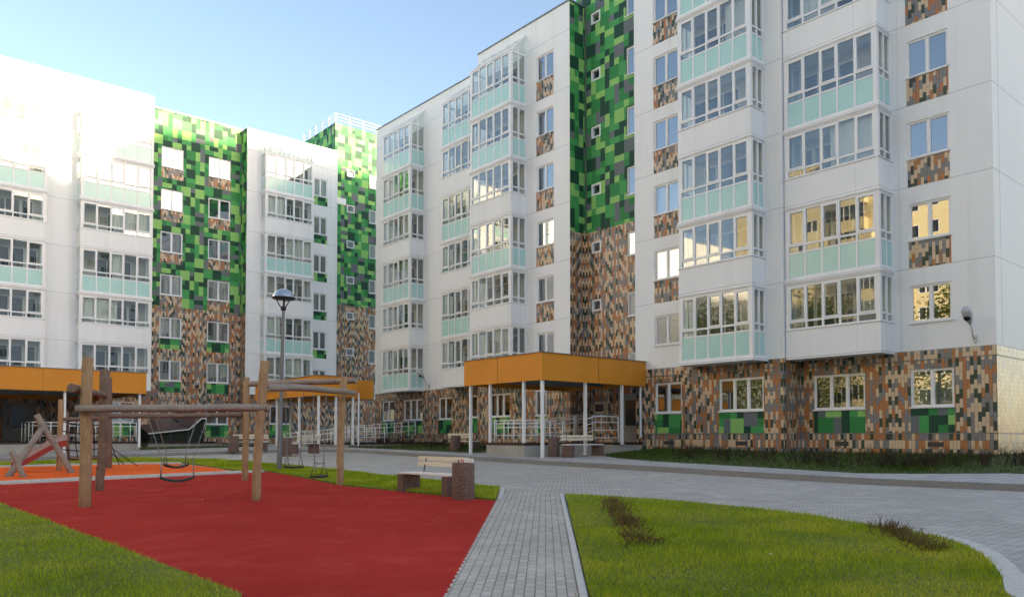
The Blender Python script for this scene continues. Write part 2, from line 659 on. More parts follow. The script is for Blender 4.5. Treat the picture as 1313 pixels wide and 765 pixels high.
def window(root, F, u0, u1, z0, z1, leaves=2, panel=None, sill=True, curtain=None, proud=0.0, open_leaf=None):
    w = .062 if (u1 - u0) > .8 else .07
    f = MB()
    a, b = (-.13, -.045) if u1 - u0 > .8 else (-.13, .012)
    F.box(f, u0, u0 + w, a, b, z0, z1)
    F.box(f, u1 - w, u1, a, b, z0, z1)
    F.box(f, u0 + w, u1 - w, a, b, z0, z0 + w)
    F.box(f, u0 + w, u1 - w, a, b, z1 - w, z1)
    step = (u1 - u0 - 2 * w) / leaves
    for i in range(1, leaves):
        c = u0 + w + step * i
        F.box(f, c - .045, c + .045, a, b, z0 + w, z1 - w)
    for i in range(leaves if u1 - u0 > .8 else 0):            # sash rims
        ua, ub = u0 + w + step * i + (.045 if i else 0), u0 + w + step * (i + 1) - (.045 if i < leaves - 1 else 0)
        for (p, q, r_, s_) in ((ua, ua + .022, z0 + w, z1 - w), (ub - .022, ub, z0 + w, z1 - w)):
            F.box(f, p, q, a + .02, b - .02, r_, s_)
        for (r_, s_) in ((z0 + w, z0 + w + .022), (z1 - w - .022, z1 - w)):
            F.box(f, ua + .022, ub - .022, a + .02, b - .02, r_, s_)
    fo = f.build('window', 'frame_white', root)
    g = MB()
    for i in range(leaves):
        ua, ub = u0 + w + step * i, u0 + w + step * (i + 1)
        t1, t2 = wr.uniform(-.004, .004), wr.uniform(-.004, .004)
        g.face([F.p(ua, -.09 + t1, z0 + w), F.p(ub, -.09 - t1, z0 + w), F.p(ub, -.09 - t1 + t2, z1 - w), F.p(ua, -.09 + t1 + t2, z1 - w)])
    g.build('pane', 'window_glass', fo)
    if sill:
        s = MB()
        F.box(s, u0 - .03, u1 + .03, -.045, .06, z0 - .035, z0 + .012)
        s.build('sill', 'ledge_white', fo)
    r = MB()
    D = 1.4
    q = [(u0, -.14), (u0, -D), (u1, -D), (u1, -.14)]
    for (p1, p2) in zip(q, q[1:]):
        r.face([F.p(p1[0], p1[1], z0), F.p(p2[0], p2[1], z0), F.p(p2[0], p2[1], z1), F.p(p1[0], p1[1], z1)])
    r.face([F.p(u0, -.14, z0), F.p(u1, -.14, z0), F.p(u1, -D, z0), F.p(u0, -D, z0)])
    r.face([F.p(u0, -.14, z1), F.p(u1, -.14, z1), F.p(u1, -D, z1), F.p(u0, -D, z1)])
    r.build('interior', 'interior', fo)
    cu = wr.random() if curtain is None else curtain
    if cu < CURT[0] and u1 - u0 > .8:
        c = MB()
        spans = [(u0 + .1, u0 + .1 + wr.uniform(.2, .45))] if cu < .11 else ([(u1 - wr.uniform(.25, .5), u1 - .1)] if cu < .18 else [(u0 + .1, u1 - .1)])
        for ua, ub in spans:
            n = max(6, int((ub - ua) / .04))
            pts = [(ua + (ub - ua) * i / n, -.24 + .03 * math.sin(i * 1.3)) for i in range(n + 1)]
            for (p1, p2) in zip(pts, pts[1:]):
                c.face([F.p(p1[0], p1[1], z0 + .02), F.p(p2[0], p2[1], z0 + .02), F.p(p2[0], p2[1], z1 - .02), F.p(p1[0], p1[1], z1 - .02)], 0, True)
        c.build('curtain', 'curtain', fo)
    if panel:
        zb, zt, kind = panel
        pm = MB()
        if kind == 'brown':
            F.box(pm, u0 + .0, u1 - .0, -.02, .008, zb, zt)
            pm.build('tile_panel', 'brown_tiles', fo)
        else:
            class FF(Facade):
                pass
            F2 = Facade(F.axis, F.c - F.sgn * .008, F.sgn)
            mosaic(pm, F2, u0, u1, zb, zt, (), seed=int(abs(u0 * 7)) + 5, reveal=0)
            pm.build('tile_panel', GREENS, fo)
    return fo


def balcony(root, F, u0, u1, D, k, typ, roof=False, npan=5, visible_side='hi', curtain=None, trim_bottom=False):
    """glazed balcony of one storey: slab/parapet, white frame, panes, teal panels, the door and window behind"""
    z = L0 + FH * k
    s = MB()
    if typ == 'T':
        F.box(s, u0 - .05, u1 + .05, -.01, D + .05, z - .055, z + .03)
        F.box(s, u0 - .02, u1 + .02, -.01, D + .02, z + .03, z + .12)
        zb = z + .12
    else:
        F.box(s, u0 + .1, u1 - .1, -.01, D - .1, z - .03, z + .12)
        F.box(s, u0, u1, D - .1, D, z - .055, z + 1.0)
        F.box(s, u0, u0 + .1, -.01, D - .1, z - .055, z + 1.0)
        F.box(s, u1 - .1, u1, -.01, D - .1, z - .055, z + 1.0)
        zb = z + 1.0
    bo = s.build('balcony', ['white_facade'], root)
    if not roof:
        hd = MB()
        F.box(hd, u0, u1, -.01, D, z + 2.66, z + 2.744)
        F.box(hd, u0 - .03, u1 + .03, -.01, D + .03, z + 2.70, z + 2.735)
        hd.build('header', 'white_facade', bo)
    if typ == 'W':
        sl = MB()
        F.box(sl, u0 - .035, u1 + .035, -.01, D + .035, z + 1.003, z + 1.035)
        sl.build('sill', 'ledge_white', bo)
        zb = z + 1.035
    f = MB()
    cp = .15
    zt = z + 2.66
    for ua in (u0 + .01, u1 - .01 - cp):
        F.box(f, ua, ua + cp, D - .01 - cp, D - .01, zb, zt)
        F.box(f, ua, ua + cp * .5, .0, .07, zb, zt)
    ua, ub = u0 + .01 + cp, u1 - .01 - cp
    step = (ub - ua) / npan
    wf0, wf1 = D - .10, D - .02
    rails = ([(z + .12, z + .16), (z + 1.02, z + 1.08)] if typ == 'T' else [(zb, zb + .05)]) + [(z + 1.29, z + 1.36), (zt - .07, zt)]
    for i in range(1, npan):
        c = ua + step * i
        F.box(f, c - .035, c + .035, wf0, wf1, zb, zt)
    for r0, r1 in rails:
        F.box(f, ua, ub, wf0 + .004, wf1 - .004, r0, r1)
    for i in range(0, npan, 2):        # opening sashes carry a second rim
        a, b = ua + step * i + (.035 if i else 0), ua + step * (i + 1) - (.035 if i < npan - 1 else 0)
        for p, q in ((a, a + .045), (b - .045, b)):
            F.box(f, p, q, wf0 + .01, wf1 + .012, z + 1.36, zt - .07)
        F.box(f, a + .045, b - .045, wf0 + .01, wf1 + .012, z + 1.36, z + 1.41)
        F.box(f, a + .045, b - .045, wf0 + .01, wf1 + .012, zt - .12, zt - .07)
    for ue, sg in ((u0, 1), (u1, -1)):   # the two ends
        e0, e1 = ue + sg * .02, ue + sg * .10
        wm = (D - .01 - cp + .07) / 2
        F.box(f, min(e0, e1), max(e0, e1), wm - .035, wm + .035, zb, zt)
        for r0, r1 in rails:
            F.box(f, min(e0, e1) + .004, max(e0, e1) - .004, .07, D - .01 - cp, r0, r1)
    f.build('frame', 'frame_white', bo)
    g = MB()
    zg0 = z + 1.05 if typ == 'T' else zb
    wg = D - .06
    for i in range(npan):
        a, b = ua + step * i, ua + step * (i + 1)
        for (c, d) in ((zg0, z + 1.32), (z + 1.32, zt - .03)):
            t1, t2 = wr.uniform(-.004, .004), wr.uniform(-.006, .006)
            g.face([F.p(a, wg + t1, c), F.p(b, wg - t1, c), F.p(b, wg - t1 + t2, d), F.p(a, wg + t1 + t2, d)])
    for ue, sg in ((u0, 1), (u1, -1)):
        e = ue + sg * .06
        g.face([F.p(e, .03, zg0), F.p(e, D - .1, zg0), F.p(e, D - .1, zt - .03), F.p(e, .03, zt - .03)])
    g.build('glazing', 'balcony_glass', bo)
    if typ == 'T':
        t = MB()
        F.box(t, ua, ub, wf0 + .03, wf1 - .02, z + .14, z + 1.05)
        for ue, sg in ((u0, 1), (u1, -1)):
            e0, e1 = ue + sg * .04, ue + sg * .07
            F.box(t, min(e0, e1), max(e0, e1), .03, D - .1, z + .14, z + 1.05)
        t.build('panel', 'teal_panel', bo)
    lm = MB()
    F.quad(lm, u0 + .03, u1 - .03, z + .125, z + 2.655, .010)
    lm.face([F.p(u0 + .1, .011, z + .126), F.p(u1 - .1, .011, z + .126), F.p(u1 - .1, D - .1, z + .126), F.p(u0 + .1, D - .1, z + .126)])
    lm.build('shade_lining', 'balcony_shade', bo)  # added sheet over the white wall, darkened to stand for balcony shade
    # window and door of the flat behind the glazing
    iw = MB()
    c = (u0 + u1) / 2 + wr.choice([-.35, .1, .35])
    F.box(iw, c - .75, c + .75, -.005, .03, z + .95, z + 2.35)
    F.box(iw, c + .76, c + 1.4, -.005, .03, z + .12, z + 2.35)
    for a, b, zz in ((c - .68, c - .04, z + 1.02), (c + .04, c + .68, z + 1.02), (c + .84, c + 1.32, z + .9)):
        F.box(iw, a, b, .028, .036, zz, z + 2.27, 1)
    iw.build('inner_window', ['inner_white', 'dark_pane'], bo)
    cu = wr.random() if curtain is None else curtain
    if cu < CURT[0] + .05:
        cm = MB()
        a0 = wr.choice([u0 + .25, (u0 + u1) / 2 - .2])
        b0 = a0 + wr.uniform(.6, (u1 - u0) * .5)
        n = int((b0 - a0) / .05)
        pts = [(a0 + (b0 - a0) * i / n, D - .26 + .025 * math.sin(i * 1.4)) for i in range(n + 1)]
        for (p1, p2) in zip(pts, pts[1:]):
            cm.face([F.p(p1[0], p1[1], z + .4), F.p(p2[0], p2[1], z + .4), F.p(p2[0], p2[1], z + 2.6), F.p(p1[0], p1[1], z + 2.6)], 0, True)
        cm.build('curtain', 'curtain', bo)
    if roof:
        h = 1.02
        rf, rg = MB(), MB()
        top = zt + h
        lines = [u0 + .05 + (u1 - u0 - .1) * i / npan for i in range(npan + 1)]
        for u in lines:
            rf.bar(F.p(u, D - .05, zt + .02), F.p(u, .04, top), .06, .06)
        rf.bar(F.p(u0, D - .03, zt + .03), F.p(u1, D - .03, zt + .03), .08, .08)
        rf.bar(F.p(u0, .04, top), F.p(u1, .04, top), .07, .07)
        for ue in (u0 + .05, u1 - .05):
            rf.bar(F.p(ue, .04, zt), F.p(ue, D - .05, zt), .06, .06)
            wm = D * .5
            rf.bar(F.p(ue, wm, zt), F.p(ue, wm, zt + h * .5), .05, .05)
            rg.face([F.p(ue, D - .05, zt), F.p(ue, .03, zt), F.p(ue, .03, top - .03)])
        for a, b in zip(lines, lines[1:]):
            rg.face([F.p(a, D - .05, zt + .02), F.p(b, D - .05, zt + .02), F.p(b, .04, top), F.p(a, .04, top)])
        ro = rf.build('roof_frame', 'frame_white', bo)
        rg.build('roof_glass', 'roof_glass', bo)
    return bo


mat('dark_pane', (.05, .055, .06), .08)

# ------------------------------------------------------------------ right-hand building
ROOF = 22.71
rb = empty('apartment_building', (27.52, 8.75, 0))
tag(rb, 'white apartment block with zigzag facade and green recess rising behind the empty road', 'apartment building')

XA1, XA2, XR, XB2 = 27.64, 26.37, 27.40, 27.52
Fa1, Fa2, Fr, Fb2 = Facade('X', XA1), Facade('X', XA2), Facade('X', XR), Facade('X', XB2)
Fs = Facade('Y', 8.75)
Fret = Facade('Y', 26.54)
Fstep = Facade('Y', 15.40)
ZB = .3
wins = []           # (F, u0, u1, z0, z1, leaves, panel, sill)
for k in range(0, 7):
    z = L0 + FH * k
    wins.append((Fa2, 27.66, 28.92, z + .98, z + 2.26, 2, (z + .0, z + .935, 'brown') if k else None))
    wins.append((Fa2, 20.10, 21.42, z + .98, z + 2.26, 2, (z + .0, z + .935, 'brown') if k else None))
    if k < 6:
        wins.append((Fb2, 10.02, 11.36, z + .95, z + 2.22, 2, (z + .0, z + .905, 'brown') if k else None))
wins = [w for w in wins if w[4] < ROOF - .3]
rec = []
for j in range(-2, 5):
    z = 10.45 + FH * j
    if z > 5.0:
        rec.append((Fr, 25.48, 26.08, z, z + .55, 1, None))
    z = 9.95 + FH * j
    if z > 3.9:
        rec.append((Fr, 22.62, 23.86, z, z + 1.12 + (.2 if j > 0 else 0), 2, None))
gz0, gz1 = 2.62, 3.90
gf = [(Fb2, 10.0, 11.38, gz0, gz1, 2, None), (Fb2, 12.93, 14.86, gz0, gz1, 3, None), (Fa2, 16.24, 18.22, gz0, gz1, 3, None), (Fa2, 20.03, 21.42, gz0, gz1, 2, None),
      (Fa2, 30.97, 32.65, gz0 + .05, gz1, 3, None), (Fa2, 28.19, 28.99, gz0 + .05, gz1 + .04, 1, None), (Fa1, 44.19, 45.75, gz0 + .05, 4.0, 2, None), (Fa1, 40.91, 43.1, gz0 + .05, 4.0, 3, None),
      (Fa1, 37.85, 39.18, gz0 + .05, 4.0, 2, None), (Fa1, 34.6, 36.17, gz0 + .1, 4.0, 2, None)]
gf = [(F, a, b, c, d, n, (c - .85, c - .045, 'green')) for F, a, b, c, d, n, _ in gf]
ALLW = wins + rec + gf


def holes(F, lst):
    return [w[1:5] for w in lst if w[0] is F]


wb = MB()
tb = MB()
for F, u0, u1 in ((Fa1, 33.7, 46.68), (Fa2, 26.54, 33.7), (Fa2, 15.40, 22.50), (Fb2, 8.75, 15.40)):
    wall_grid(wb, F, u0, u1, L0, ROOF, holes(F, ALLW))
    tb = MB()
    wall_grid(tb, F, u0, u1, ZB, L0, holes(F, ALLW))
    if u1 != 22.50:
        tb.build('tile_cladding', 'brown_tiles', rb)
    else:
        tb_near = tb
Fs_white = MB()
wall_grid(Fs_white, Fs, XB2, 42.0, L0, ROOF)
# hidden returns, back and roof
for (axis, c, a, b, sg) in (('Y', 46.68, XA1, 42.0, -1), ('Y', 33.7, XA2, XA1, -1), ('Y', 22.5, XA2, XR, -1)):
    Facade(axis, c, sg).quad(wb, a, b, ZB, ROOF)
Facade('X', 42.0, -1).quad(wb, 8.75, 46.68, ZB, ROOF)
Fstep.quad(wb, XA2, XB2, L0, ROOF)
Fstep.quad(tb_near, XA2, XB2, ZB, L0)
for a, b, c, d in ((XA1, 33.7, 42, 46.68), (XA2, 26.54, 42, 33.7), (XR, 22.5, 42, 26.54), (XA2, 15.4, 42, 22.5), (XB2, 8.75, 42, 15.4)):
    wb.face([(a, b, ROOF - .25), (c, b, ROOF - .25), (c, d, ROOF - .25), (a, d, ROOF - .25)])
wall_o = wb.build('wall', 'white_facade', rb)
tb_near.build('tile_cladding', 'brown_tiles', rb)
Fs_white.build('end_wall', 'lit_side_facade', rb)
pt = MB()
Fs.quad(pt, XB2, 42.0, ZB, L0)
pt.build('tile_cladding', 'sunlit_tiles', rb)
# the recess: green boards above, brown tiles below
GB = 11.5
PH = 25.9
gm, bm = MB(), MB()
mosaic(gm, Fr, 22.5, 26.54, GB, ROOF, holes(Fr, ALLW), seed=21)
mosaic(gm, Facade('X', XR + .002), 20.5, 27.1, ROOF, PH, (), seed=22)
mosaic(gm, Fret, XA2, XR, GB, ROOF - .02, (), seed=23)
wall_grid(bm, Fr, 22.5, 26.54, ZB, GB, holes(Fr, ALLW))
wall_grid(bm, Fret, XA2, XR, ZB, GB)
for a, b in ((20.5, -1), (27.1, 1)):
    mosaic(gm, Facade('Y', a, b), XR, 33.0, ROOF - .2, PH, (), seed=25)
mosaic(gm, Facade('X', 33.0, -1), 20.5, 27.1, ROOF - .2, PH, (), seed=26)
gm.face([(XR, 20.5, PH), (33, 20.5, PH), (33, 27.1, PH), (XR, 27.1, PH)], 4)
gm.build('green_cladding', GREENS, rb)
bm.build('tile_cladding', 'brown_tiles', rb)
# roof coping, corner strips and the base line of the tiles
cp = MB()
for F, u0, u1 in ((Fa1, 33.7, 46.68), (Fa2, 26.54, 33.7), (Fa2, 15.40, 22.50), (Fb2, 8.75, 15.40), (Fs, XB2, 42.0), (Fret, XA2, XR)):
    cp = MB()
    F.box(cp, u0 - .03, u1 + .03, -.3, .05, ROOF, ROOF + .06)
    cp.build('coping', 'coping_grey', rb)
cp = MB()
Fr.box(cp, 26.40, 26.46, .0, .05, GB, ROOF - .02)
cp.build('corner_strip', 'coping_grey', rb)
for F, u0, u1 in ((Fa1, 33.75, 46.66), (Fa2, 26.56, 33.68), (Fa2, 15.42, 22.48), (Fb2, 8.78, 15.38), (Fs, XB2 + .02, 42.0)):
    for zz in (L0 - .33, L0 - 2.78):
        cp = MB()
        F.box(cp, u0, u1, .0, .018, zz, zz + .03)
        cp.build('tile_rail', 'coping_grey', rb)
    cp = MB()
    F.box(cp, u0, u1, .0, .004, L0 - .325, L0 - .31)
    cp.build('tile_rail', 'coping_grey', rb)
vs = MB()
for u, F in ((10.6, Fb2), (13.8, Fb2), (17.2, Fa2), (20.7, Fa2), (42.0, Fa1), (38.5, Fa1), (45.0, Fa1)):
    vs = MB()
    F.box(vs, u - .25, u + .25, .0, .012, 1.30, 1.46)
    vs.build('basement_vent', 'dark_metal', rb)
jp = MB()
Fa1.box(jp, 37.62, 37.70, 0, .05, L0 + .5, L0 + FH * 6 - 1.0)
jp.build('drain_strip', 'coping_grey', rb)
sj = MB()
Fs.box(sj, XB2 + .55, XB2 + .56, -.002, .003, L0, ROOF)
sj.build('panel_joint', 'coping_grey', rb)

for w in ALLW:
    cu = None
    window(rb, w[0], w[1], w[2], w[3], w[4], w[5], w[6], sill=(w[2] - w[1] > .7))

BAYS = [(Fa2, 16.11, 19.46, .90, 'TWTWTT', 5), (Fb2, 11.88, 15.37, 1.03, 'WTWTWT', 5), (Fa2, 29.70, 33.09, 1.04, 'WWTWTT', 5),
        (Fa1, 34.05, 37.44, 1.12, 'WTWTWT', 5), (Fa1, 40.76, 44.08, 1.10, 'TWTWTT', 5)]
for F, a, b, D, types, n in BAYS:
    for k, t in enumerate(types):
        balcony(rb, F, a, b, D, k, t, roof=(k == 5), npan=n)
# a few stickers left on new panes are skipped; a 7th storey of bays runs out of the picture on the near wing

CURT[0] = .42
# ------------------------------------------------------------------ left-hand building
lb = empty('apartment_building', (14.76, 52.3, 0))
tag(lb, 'sunlit white apartment block with green patchwork strips at the far end of the yard', 'apartment building')
Fl, Fl2, Fc, Fd = Facade('Y', 52.3), Facade('Y', 53.3), Facade('Y', 52.3), Facade('Y', 54.4)
RL, RL2, RC = 23.2, 22.98, 22.78
lw = []
for k in range(6):
    z = L0 + FH * k
    brown = k >= 2
    for a, b in ((15.53, 16.93), (18.58, 20.08)):
        lw.append((Fl2, a, b, z + .74, z + 2.10, 2, (z + .02, z + .69, 'brown' if brown else 'green')))
    lw.append((Fc, 25.78, 26.86, z + .66, z + 1.96, 2, (z + .0, z + .60, 'green')))
for a, b in ((15.53, 16.93), (18.58, 20.08)):
    lw.append((Fl2, a, b, 2.45, 3.62, 2, (1.6, 2.40, 'green')))
for a, b, n in ((22.6, 24.2, 2), (5.2, 6.6, 2), (12.2, 13.8, 2)):
    lw.append((Fc if a > 20 else Fl, a, b, 2.5, 3.8, n, (1.6, 2.45, 'green')))
for j in range(-2, 5):
    z = 10.72 + FH * j
    if z > 5.3:
        lw.append((Fd, 29.6, 30.28, z, z + .58, 1, None))
    z = 10.2 + FH * j
    lw.append((Fd, 31.6, 32.9, z, z + 1.1, 2, None))
wl, tl = MB(), MB()
wall_grid(wl, Fl, -30, 14.76, L0, RL, holes(Fl, lw))
wall_grid(tl, Fl, -30, 14.76, ZB, L0, holes(Fl, lw))
wall_grid(wl, Fc, 20.82, 27.68, L0, RC, holes(Fc, lw))
wall_grid(tl, Fc, 20.82, 27.68, ZB, L0, holes(Fc, lw))
wall_grid(tl, Fl2, 14.76, 20.82, ZB, 10.1, holes(Fl2, lw))
wall_grid(tl, Fd, 27.68, 36, ZB, 11.82, holes(Fd, lw))
for x, a, b, sg, zt in ((14.76, 52.3, 53.3, -1, RL), (27.68, 52.3, 54.4, -1, RC)):
    Facade('X', x, sg).quad(wl, a, b, ZB, zt)
Fcr = Facade('X', 20.82)
gl = MB()
mosaic(gl, Fl2, 14.76, 20.82, 10.1, RL2, holes(Fl2, lw), seed=31)
mosaic(gl, Fcr, 52.3, 53.3, 10.1, RC, (), seed=32)
Fcr.quad(tl, 52.3, 53.3, ZB, 10.1)
mosaic(gl, Fd, 27.68, 36, 11.82, 22.6, holes(Fd, lw), seed=33)
mosaic(gl, Facade('Y', 54.4), 28.57, 36, 22.6, PH, (), seed=34)
mosaic(gl, Facade('X', 28.57), 54.4, 60.2, 22.0, PH, (), seed=35)
for x0, x1, y0, zt in ((-30, 14.76, 52.3, RL), (14.76, 20.82, 53.3, RL2), (20.82, 27.68, 52.3, RC), (27.68, 36, 54.4, 22.6)):
    wl.face([(x0, y0, zt - .25), (x1, y0, zt - .25), (x1, 66, zt - .25), (x0, 66, zt - .25)])
gl.face([(28.57, 54.4, PH), (36, 54.4, PH), (36, 60.2, PH), (28.57, 60.2, PH)], 4)
Facade('Y', 66, -1).quad(wl, -30, 36, ZB, RC)
Facade('X', 36, -1).quad(wl, 54.4, 66, ZB, RC)
wl.build('wall', 'white_facade', lb)
tl.build('tile_cladding', 'brown_tiles', lb)
gl.build('green_cladding', GREENS, lb)
cp = MB()
for F, u0, u1, zt in ((Fl, -30, 14.79, RL), (Fl2, 14.8, 20.8, RL2), (Fc, 20.78, 27.70, RC)):
    cp = MB()
    F.box(cp, u0, u1, -.3, .05, zt, zt + .06)
    cp.build('coping', 'ledge_white', lb)
cp = MB()
cp.box((20.76, 52.36, RC), (20.90, 53.28, RC + .06))
cp.build('coping', 'coping_grey', lb)
for F, u0, u1 in ((Fl, -30, 14.74), (Fl2, 14.8, 20.8), (Fc, 20.84, 27.66)):
    cp = MB()
    F.box(cp, u0, u1, 0, .018, L0 - .33, L0 - .30)
    cp.build('tile_rail', 'coping_grey', lb)
rr = MB()
zr = PH
for zz in (.25, .5, .75):
    rr.tube([(28.62, 60.0, zr + zz), (28.62, 54.45, zr + zz), (35.9, 54.45, zr + zz)], .022, 6)
for i in range(7):
    rr.tube([(28.62 + 1.2 * i, 54.45, zr), (28.62 + 1.2 * i, 54.45, zr + .75)], .022, 6)
for i in range(1, 6):
    rr.tube([(28.62, 54.45 + 1.1 * i, zr), (28.62, 54.45 + 1.1 * i, zr + .75)], .022, 6)
rr.build('roof_railing', 'frame_white', lb)
pc = MB()
pc.box((26.0, 55.5, RC - .2), (27.6, 57.0, RC + .55))
pc.build('roof_vent', 'brown_roof', lb)
ac = MB()
ac.box((28.4, 54.40, 19.6), (29.5, 54.34, 20.1))
ac.build('roof_drain_box', 'ledge_white', lb)
for w in lw:
    window(lb, w[0], w[1], w[2], w[3], w[4], w[5], w[6], sill=(w[2] - w[1] > .7))
for a, b, D, types in ((10.47, 14.52, .92, 'WWTWTT'), (4.70, 8.74, .88, 'WWTWTT')):
    for k, t in enumerate(types):
        balcony(lb, Fl, a, b, D, k, t, roof=(k == 5))
for k, t in enumerate('WTWTWT'):
    balcony(lb, Fc, 21.82, 25.44, .74, k, t, roof=(k == 5))

# ------------------------------------------------------------------ two blocks out of view: one mirrored in the glass, one shaping the shadow edge
wbk = empty('apartment_building', (-30, 20, 0))
tag(wbk, 'sunlit block, the sun yellow put into its walls, mirrored in the balcony glass', 'apartment building')
Fw = Facade('X', -30.0, -1)
ww, wg, wt = MB(), MB(), MB()
hl = []
for k in range(9):
    for i in range(17):
        u = -8 + i * 3.5
        z = L0 + FH * k
        if i % 4 == 1:
            continue
        hl.append((u, u + 1.5, z + .9, z + 2.25))
wall_grid(ww, Fw, -14, 52.0, L0, 30.2, hl)
wall_grid(wt, Fw, -14, 52.0, -.6, L0)
for h in hl:
    wg.box(Fw.p(h[0], -.1, h[2]), Fw.p(h[1], -.16, h[3]), 1)
    for a, b, c, d in ((h[0], h[1], h[2], h[2] + .08), (h[0], h[1], h[3] - .08, h[3]), (h[0], h[0] + .08, h[2] + .08, h[3] - .08), (h[1] - .08, h[1], h[2] + .08, h[3] - .08), ((h[0] + h[1]) / 2 - .05, (h[0] + h[1]) / 2 + .05, h[2] + .08, h[3] - .08)):
        Fw.box(wg, a, b, -.09, .01, c, d, 0)
ww.box((-30.002, -14, 29.95), (-44, 52, 30.2))
ww.box((-31.9, -14, -.5), (-44, 52, 29.95))
ww.build('wall', 'sun_yellow_facade', wbk)
wt.build('tile_cladding', 'brown_tiles', wbk)
wg.build('window_grid', ['frame_white', 'dark_pane'], wbk)
for a in (0.0, 14.0, 28.0, 42.0):
    for k in range(9):
        bb = MB()
        z = L0 + FH * k
        Fw.box(bb, a - 4.6, a - 1.2, 0, 1.0, z, z + 1.05, 0)
        Fw.box(bb, a - 4.55, a - 1.25, .9, .95, z + 1.05, z + 2.6, 1)
        for i in range(6):
            u = a - 4.57 + i * .66
            Fw.box(bb, u - .04, u + .04, .95, 1.0, z + 1.05, z + 2.6, 2)
        Fw.box(bb, a - 4.6, a - 1.2, 0, 1.0, z + 2.6, z + FH - .003, 0)
        bb.build('balcony', ['sun_yellow_facade', 'dark_pane', 'frame_white'], wbk)
def make_tree():
    root = empty('leafy_tree', (0, 0, 0))
    rs = random.Random(41)
    t = MB(True)
    t.tube([(0, 0, -.3), (.05, .02, 2.5), (-.05, .1, 6), (.1, .0, 10.5)], [.2, .16, .11, .03], 9)
    tips = []
    for i in range(16):
        z = 2.6 + i * .52
        a = i * 2.4
        r = 2.9 * math.sin(min(1.0, (z - 1.0) / 5.0) * 1.57) * (1.15 - z / 16)
        e = Vector((math.cos(a) * r, math.sin(a) * r, z + 1.3))
        t.tube([(0, .05, z), tuple(e * .5 + Vector((0, 0, z * .5 + .1))), tuple(e)], [.06, .04, .015], 5)
        tips += [e, e * .6 + Vector((0, 0, z * .4 + .5))]
    tips += [Vector((0, 0, 11)), Vector((.3, .2, 12)), Vector((-.2, .3, 12.6))]
    t.build('trunk', 'log_brown', root)
    c = MB(True)
    for p in tips:
        for _ in range(120):
            q = p + Vector((rs.gauss(0, .62), rs.gauss(0, .62), rs.gauss(0, .55)))
            k = .16
            u = Vector((rs.uniform(-1, 1), rs.uniform(-1, 1), rs.uniform(-.6, .6))).normalized()
            v = u.cross(Vector((rs.uniform(-1, 1), rs.uniform(-1, 1), 1))).normalized()
            c.face([tuple(q - u * k), tuple(q + v * k * .5), tuple(q + u * k), tuple(q - v * k * .5)])
    c.build('crown', 'grass_blades', root)
    return root


tree0 = make_tree()
for i, (x, y, sc_) in enumerate(((-15, 20, 1.0), (-14.2, 26, 1.12), (-16, 31.5, 1.0), (-15, 37, 1.15), (-14, 42, 1.05), (-15.5, 47, 1.12))):
    o = tree0 if i == 0 else copy_tree(tree0)
    o.location = (x, y, G(x, y))
    o.rotation_euler = (0, 0, i * 1.7)
    o.scale = (sc_, sc_, sc_)
    tag(o, 'leafy green tree mirrored in the lower panes of the near wing', 'tree', 'trees opposite the near wing')
sbk = empty('apartment_building', (30, -60, 0))
tag(sbk, 'tall unseen block, stepped so its roofline throws the long shadow onto the far facade', 'apartment building')
sm = MB()
for x0, x1, h in ((-45, 13, 29.0), (13, 51.8, 45.1), (51.8, 54.0, 41.6), (54.0, 58.2, 46.1), (58.2, 70.4, 49.7), (70.4, 105, 50.7)):  # unseen block, heights shaped to set where sun reaches the facades
    sm.box((x0, -60, -1), (x1, -72, h))
sm.build('wall', 'white_facade', sbk)
sw = MB()
Fso = Facade('Y', -60.0, -1)
for k in range(15):
    for i in range(40):
        u = -42 + i * 3.9
        z = 2.6 + FH * k
        lim = 28 if u < 12 else 44 if u < 50 else (41 if u < 58 else 48)
        if z + 1.6 > lim:
            continue
        Fso.box(sw, u, u + 1.5, 0, .03, z, z + 1.4, 0)
        Fso.box(sw, u + .08, u + .70, .03, .034, z + .08, z + 1.32, 1)
        Fso.box(sw, u + .80, u + 1.42, .03, .034, z + .08, z + 1.32, 1)
sw.build('window_grid', ['frame_white', 'dark_pane'], sbk)

# ------------------------------------------------------------------ ground
def sheet(name, poly, lift, m, label=None):
    b = MB()
    b.face([(x, y, G(x, y) + lift) for x, y in poly])
    o = b.build(name, m)
    return tag(o, kind='structure')


def raised(name, poly, lift, m, kind='structure', zf=None):
    b = MB()
    b.prism(poly, lambda x, y: G(x, y) - .1, zf or (lambda x, y: G(x, y) + lift))
    return tag(b.build(name, m), kind=kind)


def strip(name, pts, width, lift, m, side=1, rise0=-.1):
    """kerb following a polyline, 'width' to the given side"""
    b = MB()
    P = [Vector((x, y, 0)) for x, y in pts]
    nrm = []
    for i in range(len(P)):
        d = (P[min(i + 1, len(P) - 1)] - P[max(i - 1, 0)]).normalized()
        nrm.append(Vector((-d.y, d.x, 0)) * side)
    for i in range(len(P) - 1):
        a, c = P[i], P[i + 1]
        a2, c2 = a + nrm[i] * width, c + nrm[i + 1] * width
        b.prism([(a.x, a.y), (c.x, c.y), (c2.x, c2.y), (a2.x, a2.y)], lambda x, y: G(x, y) + rise0, lambda x, y: G(x, y) + lift)
    return tag(b.build(name, m), kind='structure')


